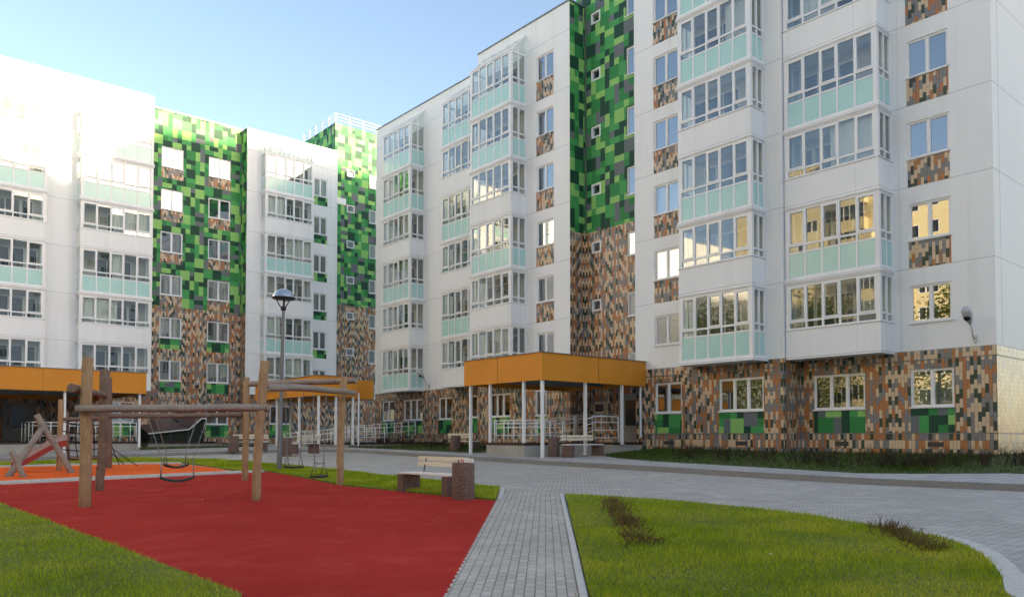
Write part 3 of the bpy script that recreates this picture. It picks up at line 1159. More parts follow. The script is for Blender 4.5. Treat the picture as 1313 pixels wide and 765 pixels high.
b = MB()
b.face([(x, y, G(x, y) if abs(x) < 1 else G(x, y)) for x, y in ((-60, -60), (90, -60), (90, 90), (-60, 90))])
tag(b.build('ground', 'road_pavers'), kind='structure')
b = MB()
for a in (((-900, -900), (900, -900), (900, -60), (-900, -60)), ((-900, 90), (900, 90), (900, 900), (-900, 900)), ((-900, -60), (-60, -60), (-60, 90), (-900, 90)), ((90, -60), (900, -60), (900, 90), (90, 90))):
    b.face([(x, y, G(min(max(x, -60), 90), min(max(y, -60), 90))) for x, y in a])
tag(b.build('terrain', 'bank_grass'), kind='structure')

A = at
# red play surface
red = [A(-160, 634), A(0, 621), A(100, 616.5), A(200, 612), A(345, 604.5), A(390, 613), A(436, 622.5), A(500, 629), A(560, 635), A(637, 642.3), A(572, 765), (2.2, 3.6), (1.2, 5.2), A(310, 765), A(0, 646), A(-160, 605 + 30)]
red = [A(0, 621.5), A(345, 605), A(390, 613), A(436, 622.5), A(500, 629), A(560, 635), A(637, 642.3), A(572, 765), (2.0, 3.5), (1.6, 4.6), A(310, 765), A(0, 646), (-1.5, 23.6), (-1.5, 26.5)]
sheet('red_play_surface', red, .012, 'red_rubber')
ora = [A(0, 617.5), A(297, 604), A(270, 599), A(230, 594.5), A(150, 595.2), A(0, 599), (-1.5, 36.5), (-1.5, 27.0)]
sheet('orange_play_surface', ora, .010, 'orange_rubber')
strip('play_kerb', [(-1.5, 26.75), A(0, 619.2), A(100, 614.2), A(200, 610), A(345, 603.8)], .24, .05, 'kerb_pale', side=1)
strip('play_kerb', [(-1.5, 36.9), A(0, 598.2), A(110, 594.9), A(180, 594), A(232, 593.8)], .12, .05, 'kerb_pale', side=1)
# path
path = [A(641, 626), A(722, 635.2), A(755, 765), (2.6, 2.2), (1.9, 3.3), A(572, 765), A(637, 642.3)]
path = [A(641, 625.5), A(723, 635.2), A(754, 765), (3.0, 2.8), (2.1, 3.6), A(572, 765), A(637, 642.3)]
p0, p1 = Vector(A(572, 765)), Vector(A(637, 642.3))
pd = (p1 - p0).normalized()
pn = Vector((-pd.y, pd.x))
teeth = []
for i in range(int((p1 - p0).length / .105)):
    q = p0 + pd * (i * .105)
    o_ = .0 if i % 2 else .018
    teeth += [tuple(q + pn * o_), tuple(q + pd * .1 + pn * o_)]
path = [A(641, 625.5), A(723, 635.2), A(754, 765), (3.0, 2.8), (2.1, 3.6)] + teeth + [A(637, 642.3)]
sheet('path', path, .016, 'path_pavers')
strip('path_kerb', [A(722, 634.8), A(738, 699), A(753, 765), (3.2, 2.9)], .07, .035, 'kerb_pale', side=-1)
strip('path_kerb', [A(643, 626), A(638, 641.8)], .09, .045, 'kerb_pale', side=1)

# lawns
front_lawn = [A(725, 635.6), A(780, 638.5), A(840, 642.5), A(910, 648.5), A(980, 656), A(1040, 664), A(1097, 673.5), A(1167, 685), A(1210, 694), A(1237, 703), A(1258, 715), A(1274, 730), A(1284, 745), A(1288, 765), (6.9, 1.8), (5.2, 1.6), (3.4, 2.7), A(755.5, 765), A(740, 699)]
raised('lawn', front_lawn, .05, 'soil_grass')
strip('lawn_kerb', [A(1180, 687.5), A(1211, 694), A(1238, 703), A(1259, 715), A(1275, 730), A(1285, 745), A(1289, 765), (6.9, 1.75)], .2, .055, 'kerb_pale', side=1)
left_lawn = [A(0, 646.5), A(155, 705.5), A(309.5, 765.5), (1.6, 4.4), (-1.4, 4.2), (-6, 8), (-6, 26), (-1.6, 23.6)]
raised('lawn', left_lawn, .04, 'soil_grass')
strip_lawn = [A(346, 605), A(390, 612.6), A(436, 622), A(500, 628.5), A(560, 634.5), A(636, 641.4), A(641, 626), A(610, 622.5), A(560, 617), A(498, 610.5), A(420, 601.5), A(340, 594), A(272, 589), A(180, 587), A(0, 593), (-1.5, 41), (-1.5, 37.1), A(0, 597.6), A(110, 594.4), A(180, 593.4), A(233, 593.6), A(271, 598.6), A(299, 603.3), A(330, 603.2)]
raised('lawn', strip_lawn, .035, 'soil_grass')

# far kerb, pavement and the planted banks against the buildings
KX = 19.0
kerb_pts = [(19.9, -14), (19.7, 4.0), (19.2, 6.4), (18.75, 8.6), (18.72, 12.0), (18.9, 15.5), (18.85, 20), (19.0, 24.4), (19.3, 30), (19.5, 33.5), (19.2, 35.6), (18.2, 37.2), (16.6, 38.0), (10, 38.6), (-29.9, 39.0)]
kb = strip('kerb', kerb_pts, .16, .15, 'kerb_stone', side=-1)
pave = [(x + .16 if y < 37 else x, y + (0.16 if y > 36.5 else 0)) for x, y in kerb_pts]
pave = pave + [(-29.9, 43.6), (18.6, 43.6), (22.9, 43.6), (22.9, -14)]
raised('pavement', pave, .146, 'walk_pavers')


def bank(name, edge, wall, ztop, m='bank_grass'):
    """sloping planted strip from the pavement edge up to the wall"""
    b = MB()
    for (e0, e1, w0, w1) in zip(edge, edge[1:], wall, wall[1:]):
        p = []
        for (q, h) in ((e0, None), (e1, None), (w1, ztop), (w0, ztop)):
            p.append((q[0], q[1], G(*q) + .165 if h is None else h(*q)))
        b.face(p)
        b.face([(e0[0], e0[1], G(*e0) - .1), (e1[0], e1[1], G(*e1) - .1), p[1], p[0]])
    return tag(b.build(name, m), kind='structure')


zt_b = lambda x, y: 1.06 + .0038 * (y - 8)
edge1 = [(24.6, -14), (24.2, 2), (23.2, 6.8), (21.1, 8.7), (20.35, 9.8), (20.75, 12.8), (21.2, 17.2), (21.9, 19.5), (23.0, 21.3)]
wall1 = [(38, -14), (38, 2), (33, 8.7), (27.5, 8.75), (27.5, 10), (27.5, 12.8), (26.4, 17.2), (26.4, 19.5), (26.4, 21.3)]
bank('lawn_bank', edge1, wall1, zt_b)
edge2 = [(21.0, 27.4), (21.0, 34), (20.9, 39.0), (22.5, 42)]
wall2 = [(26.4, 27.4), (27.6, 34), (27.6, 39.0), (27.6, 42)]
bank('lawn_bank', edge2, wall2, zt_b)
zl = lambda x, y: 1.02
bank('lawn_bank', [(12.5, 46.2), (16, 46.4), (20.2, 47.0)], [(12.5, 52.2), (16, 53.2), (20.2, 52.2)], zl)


# grass blades
def inside(poly, x, y):
    r = np.zeros(len(x), bool)
    n = len(poly)
    for i in range(n):
        x1, y1 = poly[i]
        x2, y2 = poly[(i + 1) % n]
        c = ((y1 > y) != (y2 > y)) & (x < (x2 - x1) * (y - y1) / (y2 - y1 + 1e-12) + x1)
        r ^= c
    return r


def blades(name, poly, dens, h, wid, m, zfun, near=None, lean=.5):
    P = np.array(poly)
    x0, y0 = P.min(0)
    x1, y1 = P.max(0)
    n = int((x1 - x0) * (y1 - y0) * dens)
    x, y = rng.uniform(x0, x1, n), rng.uniform(y0, y1, n)
    k = inside(poly, x, y)
    x, y = x[k], y[k]
    d = np.hypot(x, y)
    if near:      # thin out with distance from the place one looks from
        k = rng.random(len(x)) < np.clip(near / d, .12, 1) ** 1.4
        x, y, d = x[k], y[k], d[k]
    n = len(x)
    grow = np.clip(d / 9, 1, 3) ** .7
    z = zfun(x, y)
    patch = .72 + .32 * np.sin(x * 1.9 + 1.3 * np.sin(y * 1.1)) * np.sin(y * 1.6 + .7 * np.sin(x * 2.3))
    hh = h * rng.uniform(.45, 1.15, n) * patch
    a = rng.uniform(0, 2 * np.pi, n)
    w = wid * rng.uniform(.6, 1.2, n) * grow
    b = rng.uniform(0, 2 * np.pi, n)
    ln = hh * rng.uniform(.1, 1.0, n) * lean * 2
    V = np.empty((n, 3, 3), np.float32)
    V[:, 0] = np.stack([x - np.cos(a) * w, y - np.sin(a) * w, z - .01], 1)
    V[:, 1] = np.stack([x + np.cos(a) * w, y + np.sin(a) * w, z - .01], 1)
    V[:, 2] = np.stack([x + np.cos(b) * ln, y + np.sin(b) * ln, z + hh], 1)
    me = bpy.data.meshes.new(name)
    me.vertices.add(n * 3)
    me.loops.add(n * 3)
    me.polygons.add(n)
    me.vertices.foreach_set('co', V.ravel())
    me.loops.foreach_set('vertex_index', np.arange(n * 3, dtype=np.int32))
    me.polygons.foreach_set('loop_start', np.arange(0, n * 3, 3, dtype=np.int32))
    me.update()
    me.materials.append(M[m])
    o = bpy.data.objects.new(name, me)
    COL.objects.link(o)
    return tag(o, kind='stuff')


gz = lambda off: (lambda x, y: GX * x + GY * y + off)
tag(blades('grass', front_lawn, 3600, .07, .0045, 'grass_blades', gz(.05), near=7), 'mown green lawn with yellowish patches in front of the road', 'grass')
tag(blades('grass', left_lawn, 3000, .06, .0045, 'grass_blades', gz(.04), near=7), 'mown grass wedge beside the red play surface', 'grass')
tag(blades('grass', strip_lawn, 2600, .08, .005, 'grass_blades', gz(.035), near=12), 'narrow grass strip between play surface and road', 'grass')


lv = MB()
rs = random.Random(17)
for poly, n in ((red, 18), (path, 30), (front_lawn, 60), (left_lawn, 25)):
    xs, ys = [p[0] for p in poly], [p[1] for p in poly]
    k = 0
    while k < n:
        x, y = rs.uniform(min(xs), max(xs)), rs.uniform(min(ys), max(ys))
        if not inside(poly, np.array([x]), np.array([y]))[0]:
            continue
        k += 1
        r, a0 = rs.uniform(.012, .032), rs.uniform(0, 6.28)
        z = G(x, y) + (.03 if poly is red or poly is path else .10)
        lv.face([(x + r * f * math.cos(a0 + i * 1.257), y + r * f * math.sin(a0 + i * 1.257), z + rs.uniform(-.006, .012)) for i, f in enumerate((1, .7, .9, .6, .8))])
tag(lv.build('fallen_leaves', 'dry_leaf'), 'tiny pale fallen leaves scattered over play surface and lawn', 'leaves', kind='stuff')


def on_bank(edge, wall, z1, n, h0, h1, rows=None, seed=3):
    """points scattered over a bank"""
    rs = random.Random(seed)
    out = []
    for _ in range(n):
        i = rs.randrange(len(edge) - 1)
        s, t = rs.random(), rs.uniform(h0, h1)
        e = Vector(edge[i]).lerp(Vector(edge[i + 1]), s)
        w = Vector(wall[i]).lerp(Vector(wall[i + 1]), s)
        q = e.lerp(w, t)
        zz = (G(e.x, e.y) + .165) * (1 - t) + z1(w.x, w.y) * t
        out.append((q.x, q.y, zz))
    return out


bk = MB()
rs = random.Random(9)
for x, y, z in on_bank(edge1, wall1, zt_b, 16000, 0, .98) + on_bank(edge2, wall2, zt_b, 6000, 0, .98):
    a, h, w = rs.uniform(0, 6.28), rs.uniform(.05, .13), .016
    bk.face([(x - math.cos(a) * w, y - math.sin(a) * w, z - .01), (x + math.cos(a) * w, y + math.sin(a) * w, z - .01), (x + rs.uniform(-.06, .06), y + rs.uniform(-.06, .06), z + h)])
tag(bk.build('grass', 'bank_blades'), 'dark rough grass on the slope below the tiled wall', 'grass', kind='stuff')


def hedge(pts, label, h=.38, m='hedge_twigs', seed=5, spread=.3, per=(2, 5)):
    rs = random.Random(seed)
    b = MB()
    for x, y, z in pts:
        for _ in range(rs.randint(*per)):
            hh = h * rs.uniform(.55, 1.1)
            dx, dy = rs.uniform(-spread, spread) * .5, rs.uniform(-spread, spread) * .5
            p = Vector((x + rs.uniform(-.08, .08), y + rs.uniform(-.08, .08), z - .02))
            q = p + Vector((dx, dy, hh))
            b.tube([p, p.lerp(q, .5) + Vector((rs.uniform(-.03, .03), rs.uniform(-.03, .03), 0)), q], [.007, .005, .003], 3, caps=False)
            for _ in range(rs.randint(2, 4)):
                c = p.lerp(q, rs.uniform(.35, 1))
                s = rs.uniform(.012, .03)
                b.face([tuple(c + Vector((rs.uniform(-s, s), rs.uniform(-s, s), rs.uniform(-s, s)))) for _ in range(3)])
                e = c + Vector((rs.uniform(-.1, .1), rs.uniform(-.1, .1), rs.uniform(.03, .14)))
                b.tube([c, e], [.004, .002], 3, caps=False)
    return tag(b.build('hedge', m), label, 'hedge')


hedge(on_bank(edge1[2:7], wall1[2:7], zt_b, 150, .18, .30, seed=4) + on_bank(edge1[2:8], wall1[2:8], zt_b, 90, .5, .72, seed=6),
      'low dark hedge of bare twigs along the bank below the tiled ground floor')
hedge(on_bank(edge2, wall2, zt_b, 170, .4, .6, seed=8), 'thin low twiggy hedge under the far ground floor windows', .4, seed=9)


def line_pts(p, q, n, sp, seed):
    rs = random.Random(seed)
    out = []
    for _ in range(n):
        t = rs.random()
        x = p[0] + (q[0] - p[0]) * t + rs.gauss(0, sp)
        y = p[1] + (q[1] - p[1]) * t + rs.gauss(0, sp)
        out.append((x, y, G(x, y) + .05))
    return out


for (p, q, n, lb_, sd) in ((A(783, 648), A(826, 708), 75, 'row of dried brown flower stems in the lawn beside the path', 3),
                           (A(1132, 683), A(1196, 713), 55, 'row of withered reddish brown stems near the curved lawn kerb', 4)):
    o = hedge(line_pts(p, q, n, .085, sd), lb_, .10, 'dry_stems', sd, .14, (2, 4))
    o.name = 'dried_plants'
    o['category'] = 'plants'
for i, (px, py) in enumerate(((902, 649), (925, 651), (985, 657), (1032, 662), (1062, 666), (975, 655))):
    pass

# ------------------------------------------------------------------ entrance canopies
FT, FB = 4.86, 3.80


def canopy(name_loc, poly, label, posts, joints, soff=True):
    """orange fascia box on white posts; poly is the outline of the roof (first two edges are seen)"""
    root = empty('entrance_canopy', (poly[1][0], poly[1][1], G(*poly[1])))
    tag(root, label, 'canopy', 'orange entrance canopies')
    f = MB()
    n = len(poly)
    cx = sum(p[0] for p in poly) / n
    cy = sum(p[1] for p in poly) / n
    inn = [(x + .06 * (1 if x < cx else -1), y + .06 * (1 if y < cy else -1)) for x, y in poly]
    for i in range(n):
        a, c = poly[i], poly[(i + 1) % n]
        a2, c2 = inn[i], inn[(i + 1) % n]
        f.face([(*a, FB), (*c, FB), (*c, FT), (*a, FT)])
        f.face([(*a2, FB), (*c2, FB), (*c2, FT), (*a2, FT)])
        f.face([(*a, FB), (*c, FB), (*c2, FB), (*a2, FB)])
        f.face([(*a, FT), (*c, FT), (*c2, FT), (*a2, FT)])
    fo = f.build('fascia', 'orange_fascia', root)
    fl = MB()
    for i in range(n):
        a, c = poly[i], poly[(i + 1) % n]
        fl.bar((*a, FT + .012), (*c, FT + .012), .10, .022)
    fl.build('flashing', 'coping_grey', fo)
    j = MB()
    for (x, y) in joints:
        j.box((x - .006, y - .006, FB + .01), (x + .006, y + .006, FT - .01))
    if joints:
        j.build('panel_joint', 'orange_fascia_joint', fo)
    s = MB()
    s.face([(*p, FB + .30) for p in inn])
    s.face([(*p, FT - .08) for p in inn])
    (x0, y0), (x1, y1) = (min(p[0] for p in inn), min(p[1] for p in inn)), (max(p[0] for p in inn), max(p[1] for p in inn))
    for i in range(1, 4):
        y = y0 + (y1 - y0) * i / 4
        s.box((x0 + .01, y - .05, FB + .1), (x1 - .01, y + .05, FB + .295))
    s.build('soffit', 'soffit', root)
    for (x, y, zb) in posts:
        p = MB()
        p.box((x - .10, y - .10, zb), (x + .10, y + .10, zb + .02))
        p.box((x - .055, y - .055, zb + .02), (x + .055, y + .055, FB + .29))
        bevel(p.build('post', 'frame_white', root), .008)
    return root


cb = canopy('', [(20.27, 26.85), (20.27, 21.92), (26.36, 21.92), (26.36, 26.85)], 'orange entrance canopy on white posts in front of the near green recess',
            [(20.40, 26.55, .8), (20.40, 25.22, 1.3), (20.40, 23.12, 1.3), (20.40, 22.05, .8), (22.75, 22.05, .9), (24.95, 22.05, 1.3)],
            [(20.268, 24.6), (23.4, 21.918)])
dp = MB()
dp.tube([(26.1, 22.0, FB + .2), (26.1, 22.0, 1.75), (26.02, 21.9, 1.62)], .045, 10)
dp.build('downpipe', 'frame_white', cb)
cl = canopy('', [(-8.0, 42.2), (11.71, 42.2), (11.71, 52.28), (-8.0, 52.28)], 'long orange entrance canopy below the sunlit balconies',
            [(-2, 42.4, .5), (2.6, 42.4, .6), (8.1, 42.4, .8), (11.45, 42.4, 1.1), (11.0, 47, 1.2), (10.2, 49.5, 1.2), (11.1, 51.5, 1.2), (4.4, 49.5, 1.1), (5.3, 49.5, 1.1)], [(4.6, 42.198), (7.15, 42.198), (9.2, 42.198)])
cm_ = canopy('', [(19.0, 43.6), (19.0, 37.8), (21.2, 37.8), (21.2, 40.2), (27.5, 40.2), (27.5, 54.3), (23, 54.3)] and [(18.95, 46.0), (18.95, 37.85), (21.25, 37.85), (21.25, 46.0)], 'orange entrance canopy in the inner corner behind the swings',
             [(19.1, 45.6, .9), (19.1, 43.2, .9), (19.1, 40.3, .9), (19.1, 38.0, .9), (20.1, 38.0, 1.2), (21.12, 38.0, 1.2), (21.1, 42, 1.2), (21.1, 45.7, 1.2)], [])
lowb = MB()
lowb.box((21.27, 39.7, FB - .02), (23.4, 46.0, FT))
lowb.build('fascia', 'orange_fascia', cm_)
dp = MB()
dp.tube([(21.45, 37.95, FB + .2), (21.45, 37.95, 1.2), (21.38, 37.85, 1.1)], .045, 10)
dp.build('downpipe', 'frame_white', cm_)


def porch(poly, top, label, edge_mat='deck_edge'):
    root = empty('entrance_porch', (poly[0][0], poly[0][1], G(*poly[0])))
    tag(root, label, 'porch', 'concrete entrance porches')
    b = MB()
    b.prism(poly, lambda x, y: G(x, y) - .2, lambda x, y: top - .09)
    b.build('platform', 'concrete', root)
    e = MB()
    cx = sum(p[0] for p in poly) / len(poly)
    cy = sum(p[1] for p in poly) / len(poly)
    out = [(x + .03 * (1 if x > cx else -1), y + .03 * (1 if y > cy else -1)) for x, y in poly]
    e.prism(out, lambda x, y: top - .09, lambda x, y: top)
    e.build('deck', edge_mat, root)
    return root


porch([(20.3, 23.0), (22.7, 23.0), (24.4, 23.0), (24.4, 22.1), (26.3, 22.1), (26.3, 25.35), (20.3, 25.35)], 1.39, 'grey concrete porch with dark deck under the canopy by the bench')
porch([(4.2, 43.0), (11.65, 43.0), (11.65, 52.1), (4.2, 52.1)], 1.38, 'long concrete porch with dark deck behind the slide')
porch([(20.9, 38.2), (27.4, 38.2), (27.4, 46), (20.9, 46)], 1.30, 'low concrete porch behind the hanging swings')


def railing(runs, label, bars=(.35, .72, .95), post=1.1, balus=False, off=0):
    """white tube handrail along polylines of (x, y, z of the floor)"""
    root = empty('handrail', runs[0][0])
    tag(root, label, 'handrail', 'white handrails of the porches')
    rl, ps = MB(), MB()
    for run in runs:
        for (a, c) in zip(run, run[1:]):
            A_, C_ = Vector(a), Vector(c)
            for h in bars:
                rl.tube([A_ + Vector((0, 0, h)), C_ + Vector((0, 0, h))], .024 if h > .9 else .018, 6)
            n = max(1, int((C_ - A_).length / post))
            for i in range(n + 1):
                p = A_.lerp(C_, i / n)
                ps = MB()
                ps.tube([p, p + Vector((0, 0, max(bars)))], .026, 6)
                ps.build('baluster', 'frame_white', root)
    rl.build('rail', 'frame_white', root)
    return root


railing([[(20.45, 25.0, 1.39), (20.45, 23.2, 1.39)], [(20.45, 23.2, 1.39), (22.6, 23.2, 1.39)], [(20.7, 25.2, 1.39), (24.0, 25.2, 1.39), (26.1, 25.2, 1.9)], [(21.4, 24.2, 1.39), (26.0, 24.2, 1.75)]], 'white handrails around the ramp of the near porch', (.3, .62, .78, .9), .55)
railing([[(22.85, 22.12, 1.25), (23.4, 22.12, 1.39), (24.8, 22.12, 1.39)]], 'short white four bar handrail by the near entrance door', (.2, .52, .84, 1.08), .95)
railing([[(6.9, 43.1, 1.38), (11.5, 43.1, 1.38)], [(7.4, 44.2, 1.38), (11.5, 44.2, 1.38)], [(6.9, 43.1, 1.38), (6.9, 46, 1.38)], [(8.0, 46, 1.38), (11.5, 46, 1.6)]], 'long white handrail on the porch behind the slide', (.3, .78, .95), .75)
railing([[(19.3, 42.6, .95), (20.9, 38.4, 1.30)], [(20.0, 43.2, .95), (21.6, 39.2, 1.3)], [(21.0, 38.3, 1.3), (23.3, 38.3, 1.3)], [(21, 40, 1.3), (26.5, 40, 1.7)], [(20.8, 45, 1.0), (24.5, 45, 1.6)]], 'white ramp handrails behind the hanging swings', (.3, .62, .85), .5)


def door(F, u0, u1, z0, z1, label):
    root = empty('entrance_door', F.p((u0 + u1) / 2, 0, z0))
    tag(root, label, 'door')
    b = MB()
    F.box(b, u0, u1, .02, .09, z0, z1)
    F.box(b, u0 - .12, u0 - .002, .01, .12, z0, z1 + .12)
    F.box(b, u1 + .002, u1 + .12, .01, .12, z0, z1 + .12)
    b.build('leaf', 'door_grey', root)
    g = MB()
    F.box(g, u0 + .3, u1 - .3, .085, .096, z0 + .75, z1 - .3)
    g.build('pane', 'dark_pane', root)
    h = MB()
    h.tube([F.p(u0 + .14, .16, z0 + .8), F.p(u0 + .14, .16, z0 + 1.3)], .018, 8)
    h.build('handle', 'dark_metal', root)


door(Fr, 22.95, 24.2, 1.39, 3.6, 'grey entrance door with dark glass under the near canopy')
door(Facade('Y', 52.3), 7.0, 8.3, 1.38, 3.6, 'dark entrance door behind the long porch')
nb = empty('notice_board', (27.3, 25.6, 2.6))
tag(nb, 'small grey letter box panel on the tiled wall under the near canopy', 'notice board')
b = MB()
Fr.box(b, 25.2, 25.9, .01, .07, 2.75, 3.25)
Fr.box(b, 25.15, 25.95, .01, .12, 2.55, 2.68)
b.build('case', 'flood_grey', nb)
b = MB()
Fr.box(b, 25.27, 25.83, .068, .076, 2.82, 3.18)
b.build('pane', 'dark_pane', nb)

# sloped cover of the basement stairs against the far wall
sc = empty('stairwell_cover', (15.0, 48.6, .9))
tag(sc, 'dark sloped roof over the basement stairs below the far windows', 'stair cover')
Fsc = Facade('Y', 50.6)
b = MB()
pts = [(14.1, 1.78), (16.5, 2.06), (17.24, 2.74), (17.55, 2.76)]
for (a, c) in zip(pts, pts[1:]):
    for dz in (0, .06):
        b.face([(a[0], 50.3, a[1] + dz), (c[0], 50.3, c[1] + dz), (c[0] - .35, 53.25, c[1] + dz + .75), (a[0], 53.25, a[1] + dz + .75)])
b.build('roof', 'brown_roof', sc)
b = MB()
for (a, c) in zip(pts, pts[1:]):
    b.bar((a[0], 50.28, a[1] + .03), (c[0], 50.28, c[1] + .03), .05, .07)
b.build('roof_edge', 'ledge_white', sc)
b = MB()
b.face([(14.2, 50.5, 1.32), (17.5, 50.5, 1.32), (17.5, 50.5, 2.78), (17.24, 50.5, 2.76), (16.5, 50.5, 2.07), (14.2, 50.5, 1.79)])
b.face([(14.2, 50.5, 1.32), (14.2, 53.2, 1.32), (14.2, 53.2, 2.4), (14.2, 50.5, 1.79)])
b.face([(17.5, 50.5, 1.32), (17.5, 53.2, 1.32), (17.5, 53.2, 3.3), (17.5, 50.5, 2.78)])
b.build('wall', 'dark_green_wall', sc)
for x in (14.35, 15.45, 16.5):
    b = MB()
    b.box((x - .04, 50.44, 1.32), (x + .04, 50.49, 1.8 + (x - 14.1) * .11))
    b.build('post', 'dark_metal', sc)
b = MB()
b.box((14.1, 50.3, .6), (18.1, 53.2, 1.22))
b.build('plinth', 'concrete', sc)
b = MB()
b.box((14.05, 50.25, 1.22), (18.15, 53.2, 1.32))
b.build('plinth_cap', 'deck_edge', sc)

# ------------------------------------------------------------------ floodlights on the walls
def floodlight(x, y, z, ax, label):
    root = empty('floodlight', (x, y, z))
    tag(root, label, 'floodlight', 'lamps on wall brackets')
    o = Vector((-1, 0, 0)) if ax == 'X' else Vector((0, -1, 0))
    p = Vector((x, y, z))
    b = MB()
    b.tube([p + o * .0, p + o * .18 + Vector((0, 0, .05)), p + o * .32 + Vector((0, 0, .35)), p + o * .55 + Vector((0, 0, .6))], .022, 8)
    b.box(tuple(p + Vector((-.05, -.05, -.12))), tuple(p + o * .06 + Vector((.05, .05, .12))))
    b.build('arm', 'flood_grey', root)
    h = MB()
    c = p + o * .62 + Vector((0, 0, .72))
    h.tube([c + o * -.18 + Vector((0, 0, -.26)), c + o * -.1 + Vector((0, 0, -.16)), c, c + o * .16 + Vector((0, 0, .14)), c + o * .24 + Vector((0, 0, .2))], [.05, .1, .15, .14, .06], 12)
    h.build('lamp_head', 'flood_grey', root)
    g = MB()
    d = (o * .5 + Vector((0, 0, -.5))).normalized()
    g.tube([c + o * .05 + Vector((0, 0, -.10)), c + o * .09 + Vector((0, 0, -.15))], [.11, .085], 12)
    g.build('lens', 'lamp_black', root)


floodlight(27.52, 9.35, 4.75, 'X', 'grey floodlight on a bent arm at the near building corner')
floodlight(27.62, 40.15, 4.75, 'X', 'small curved floodlight on the white wall beyond the far bay')
floodlight(17.75, 53.3, 4.35, 'Y', 'small floodlight between the windows of the brown tiled strip')

# ------------------------------------------------------------------ playground: log swing frame
def log(name, m, parent, pts, r0, r1=None, n=14, seed=0, wob=.05):
    rs = random.Random(seed)
    pts = [Vector(p) for p in pts]
    r1 = r1 or r0
    P = []
    for (a, c) in zip(pts, pts[1:]):
        for i in range(4):
            P.append(a.lerp(c, i / 4))
    P.append(pts[-1])
    P2 = [p + Vector((rs.uniform(-.012, .012), rs.uniform(-.012, .012), rs.uniform(-.012, .012))) for p in P]
    rad = [(r0 + (r1 - r0) * i / (len(P) - 1)) * rs.uniform(.99, 1.01) for i in range(len(P))]
    b = MB()
    d0, d1 = (P2[0] - P2[1]).normalized(), (P2[-1] - P2[-2]).normalized()
    P2 = [P2[0] + d0 * .02] + P2 + [P2[-1] + d1 * .02]
    rad = [rad[0] * .86] + rad + [rad[-1] * .86]
    b.tube(P2, rad, n, wob=wob)
    return b.build(name, m, parent)


def gp(px, py):
    x, y = at(px, py)
    return Vector((x, y, G(x, y)))


P1, P2, P3, P4, P5 = gp(109, 650), gp(127, 629), gp(328, 642), gp(314, 616), gp(436, 622)
sf = empty('log_swing', P1)
tag(sf, 'timber swing frame of rough log posts and beams on the red surface', 'play swing')


def lean(p, px, py):
    """top of a leaning post: same distance from the eye, as seen at a pixel"""
    v = Vector(ray(px, py))
    d = Vector((p.x, p.y, 0)).length
    t = d / Vector((v.x, v.y, 0)).length
    return Vector((0, 0, EYE)) + v * t


T1, T2, T3, T4, T5 = lean(P1, 112, 459.5), lean(P2, 135.5, 475), lean(P3, 340, 464.5), lean(P4, 316, 484), lean(P5, 441, 483)
dn = Vector((0, 0, -.1))
log('post', 'log_tan', sf, [P1 + dn, T1], .113, .098, seed=1)
log('post', 'log_brown', sf, [P2 + dn, P2.lerp(T2, .5) + Vector((.02, -.02, 0)), T2], .095, .12, seed=2)
log('post', 'log_tan', sf, [P3 + dn, P3.lerp(T3, .45) + Vector((-.02, .02, 0)), T3], .085, .095, seed=3)
log('post', 'log_tan', sf, [P4 + dn, T4], .085, .085, seed=4)
log('post', 'log_tan', sf, [P5 + dn, P5.lerp(T5, .5) + Vector((-.02, .03, 0)), T5], .09, .085, seed=5)


def toward(p, q, ext0, ext1):
    d = (q - p).normalized()
    return p - d * ext0, q + d * ext1


def on_post(p, t, z):
    k = (z - p.z) / (t.z - p.z)
    return p.lerp(t, k)


front = Vector((-.45, -.9, 0)).normalized()
b1a, b1b = lean(P1 + front * .17, 98, 524), lean(P3 + front * .02, 342, 522.5)
log('beam', 'log_grey', sf, [b1a, b1b], .072, .078, seed=6)
b2a, b2b = toward(on_post(P2, T2, 2.12), on_post(P4, T4, 2.24), .1, .1)
log('beam', 'log_brown', sf, [b2a - front * .14, b2b - front * .14], .062, .062, seed=7)
b3a, b3b = lean(P3 + Vector((.16, -.1, 0)), 344, 496.5), lean(P5 + Vector((.1, -.16, 0)), 455, 503.5)
log('beam', 'log_grey', sf, [b3a, b3a.lerp(b3b, .4) + Vector((0, 0, .05)), b3b], .085, .068, seed=8)
b4a, b4b = lean(P4 + Vector((.0, .14, 0)), 313, 492), lean(P5 + Vector((.12, .18, 0)), 456, 488)
log('beam', 'log_grey', sf, [b4a, b4b], .078, .075, seed=9)
b5a, b5b = lean(P1 + Vector((-.16, -.12, 0)), 92, 497.5), lean(P2 + Vector((-.1, -.1, 0)), 133, 507)
log('beam', 'log_brown', sf, [b5a, b5b], .088, .075, seed=10)


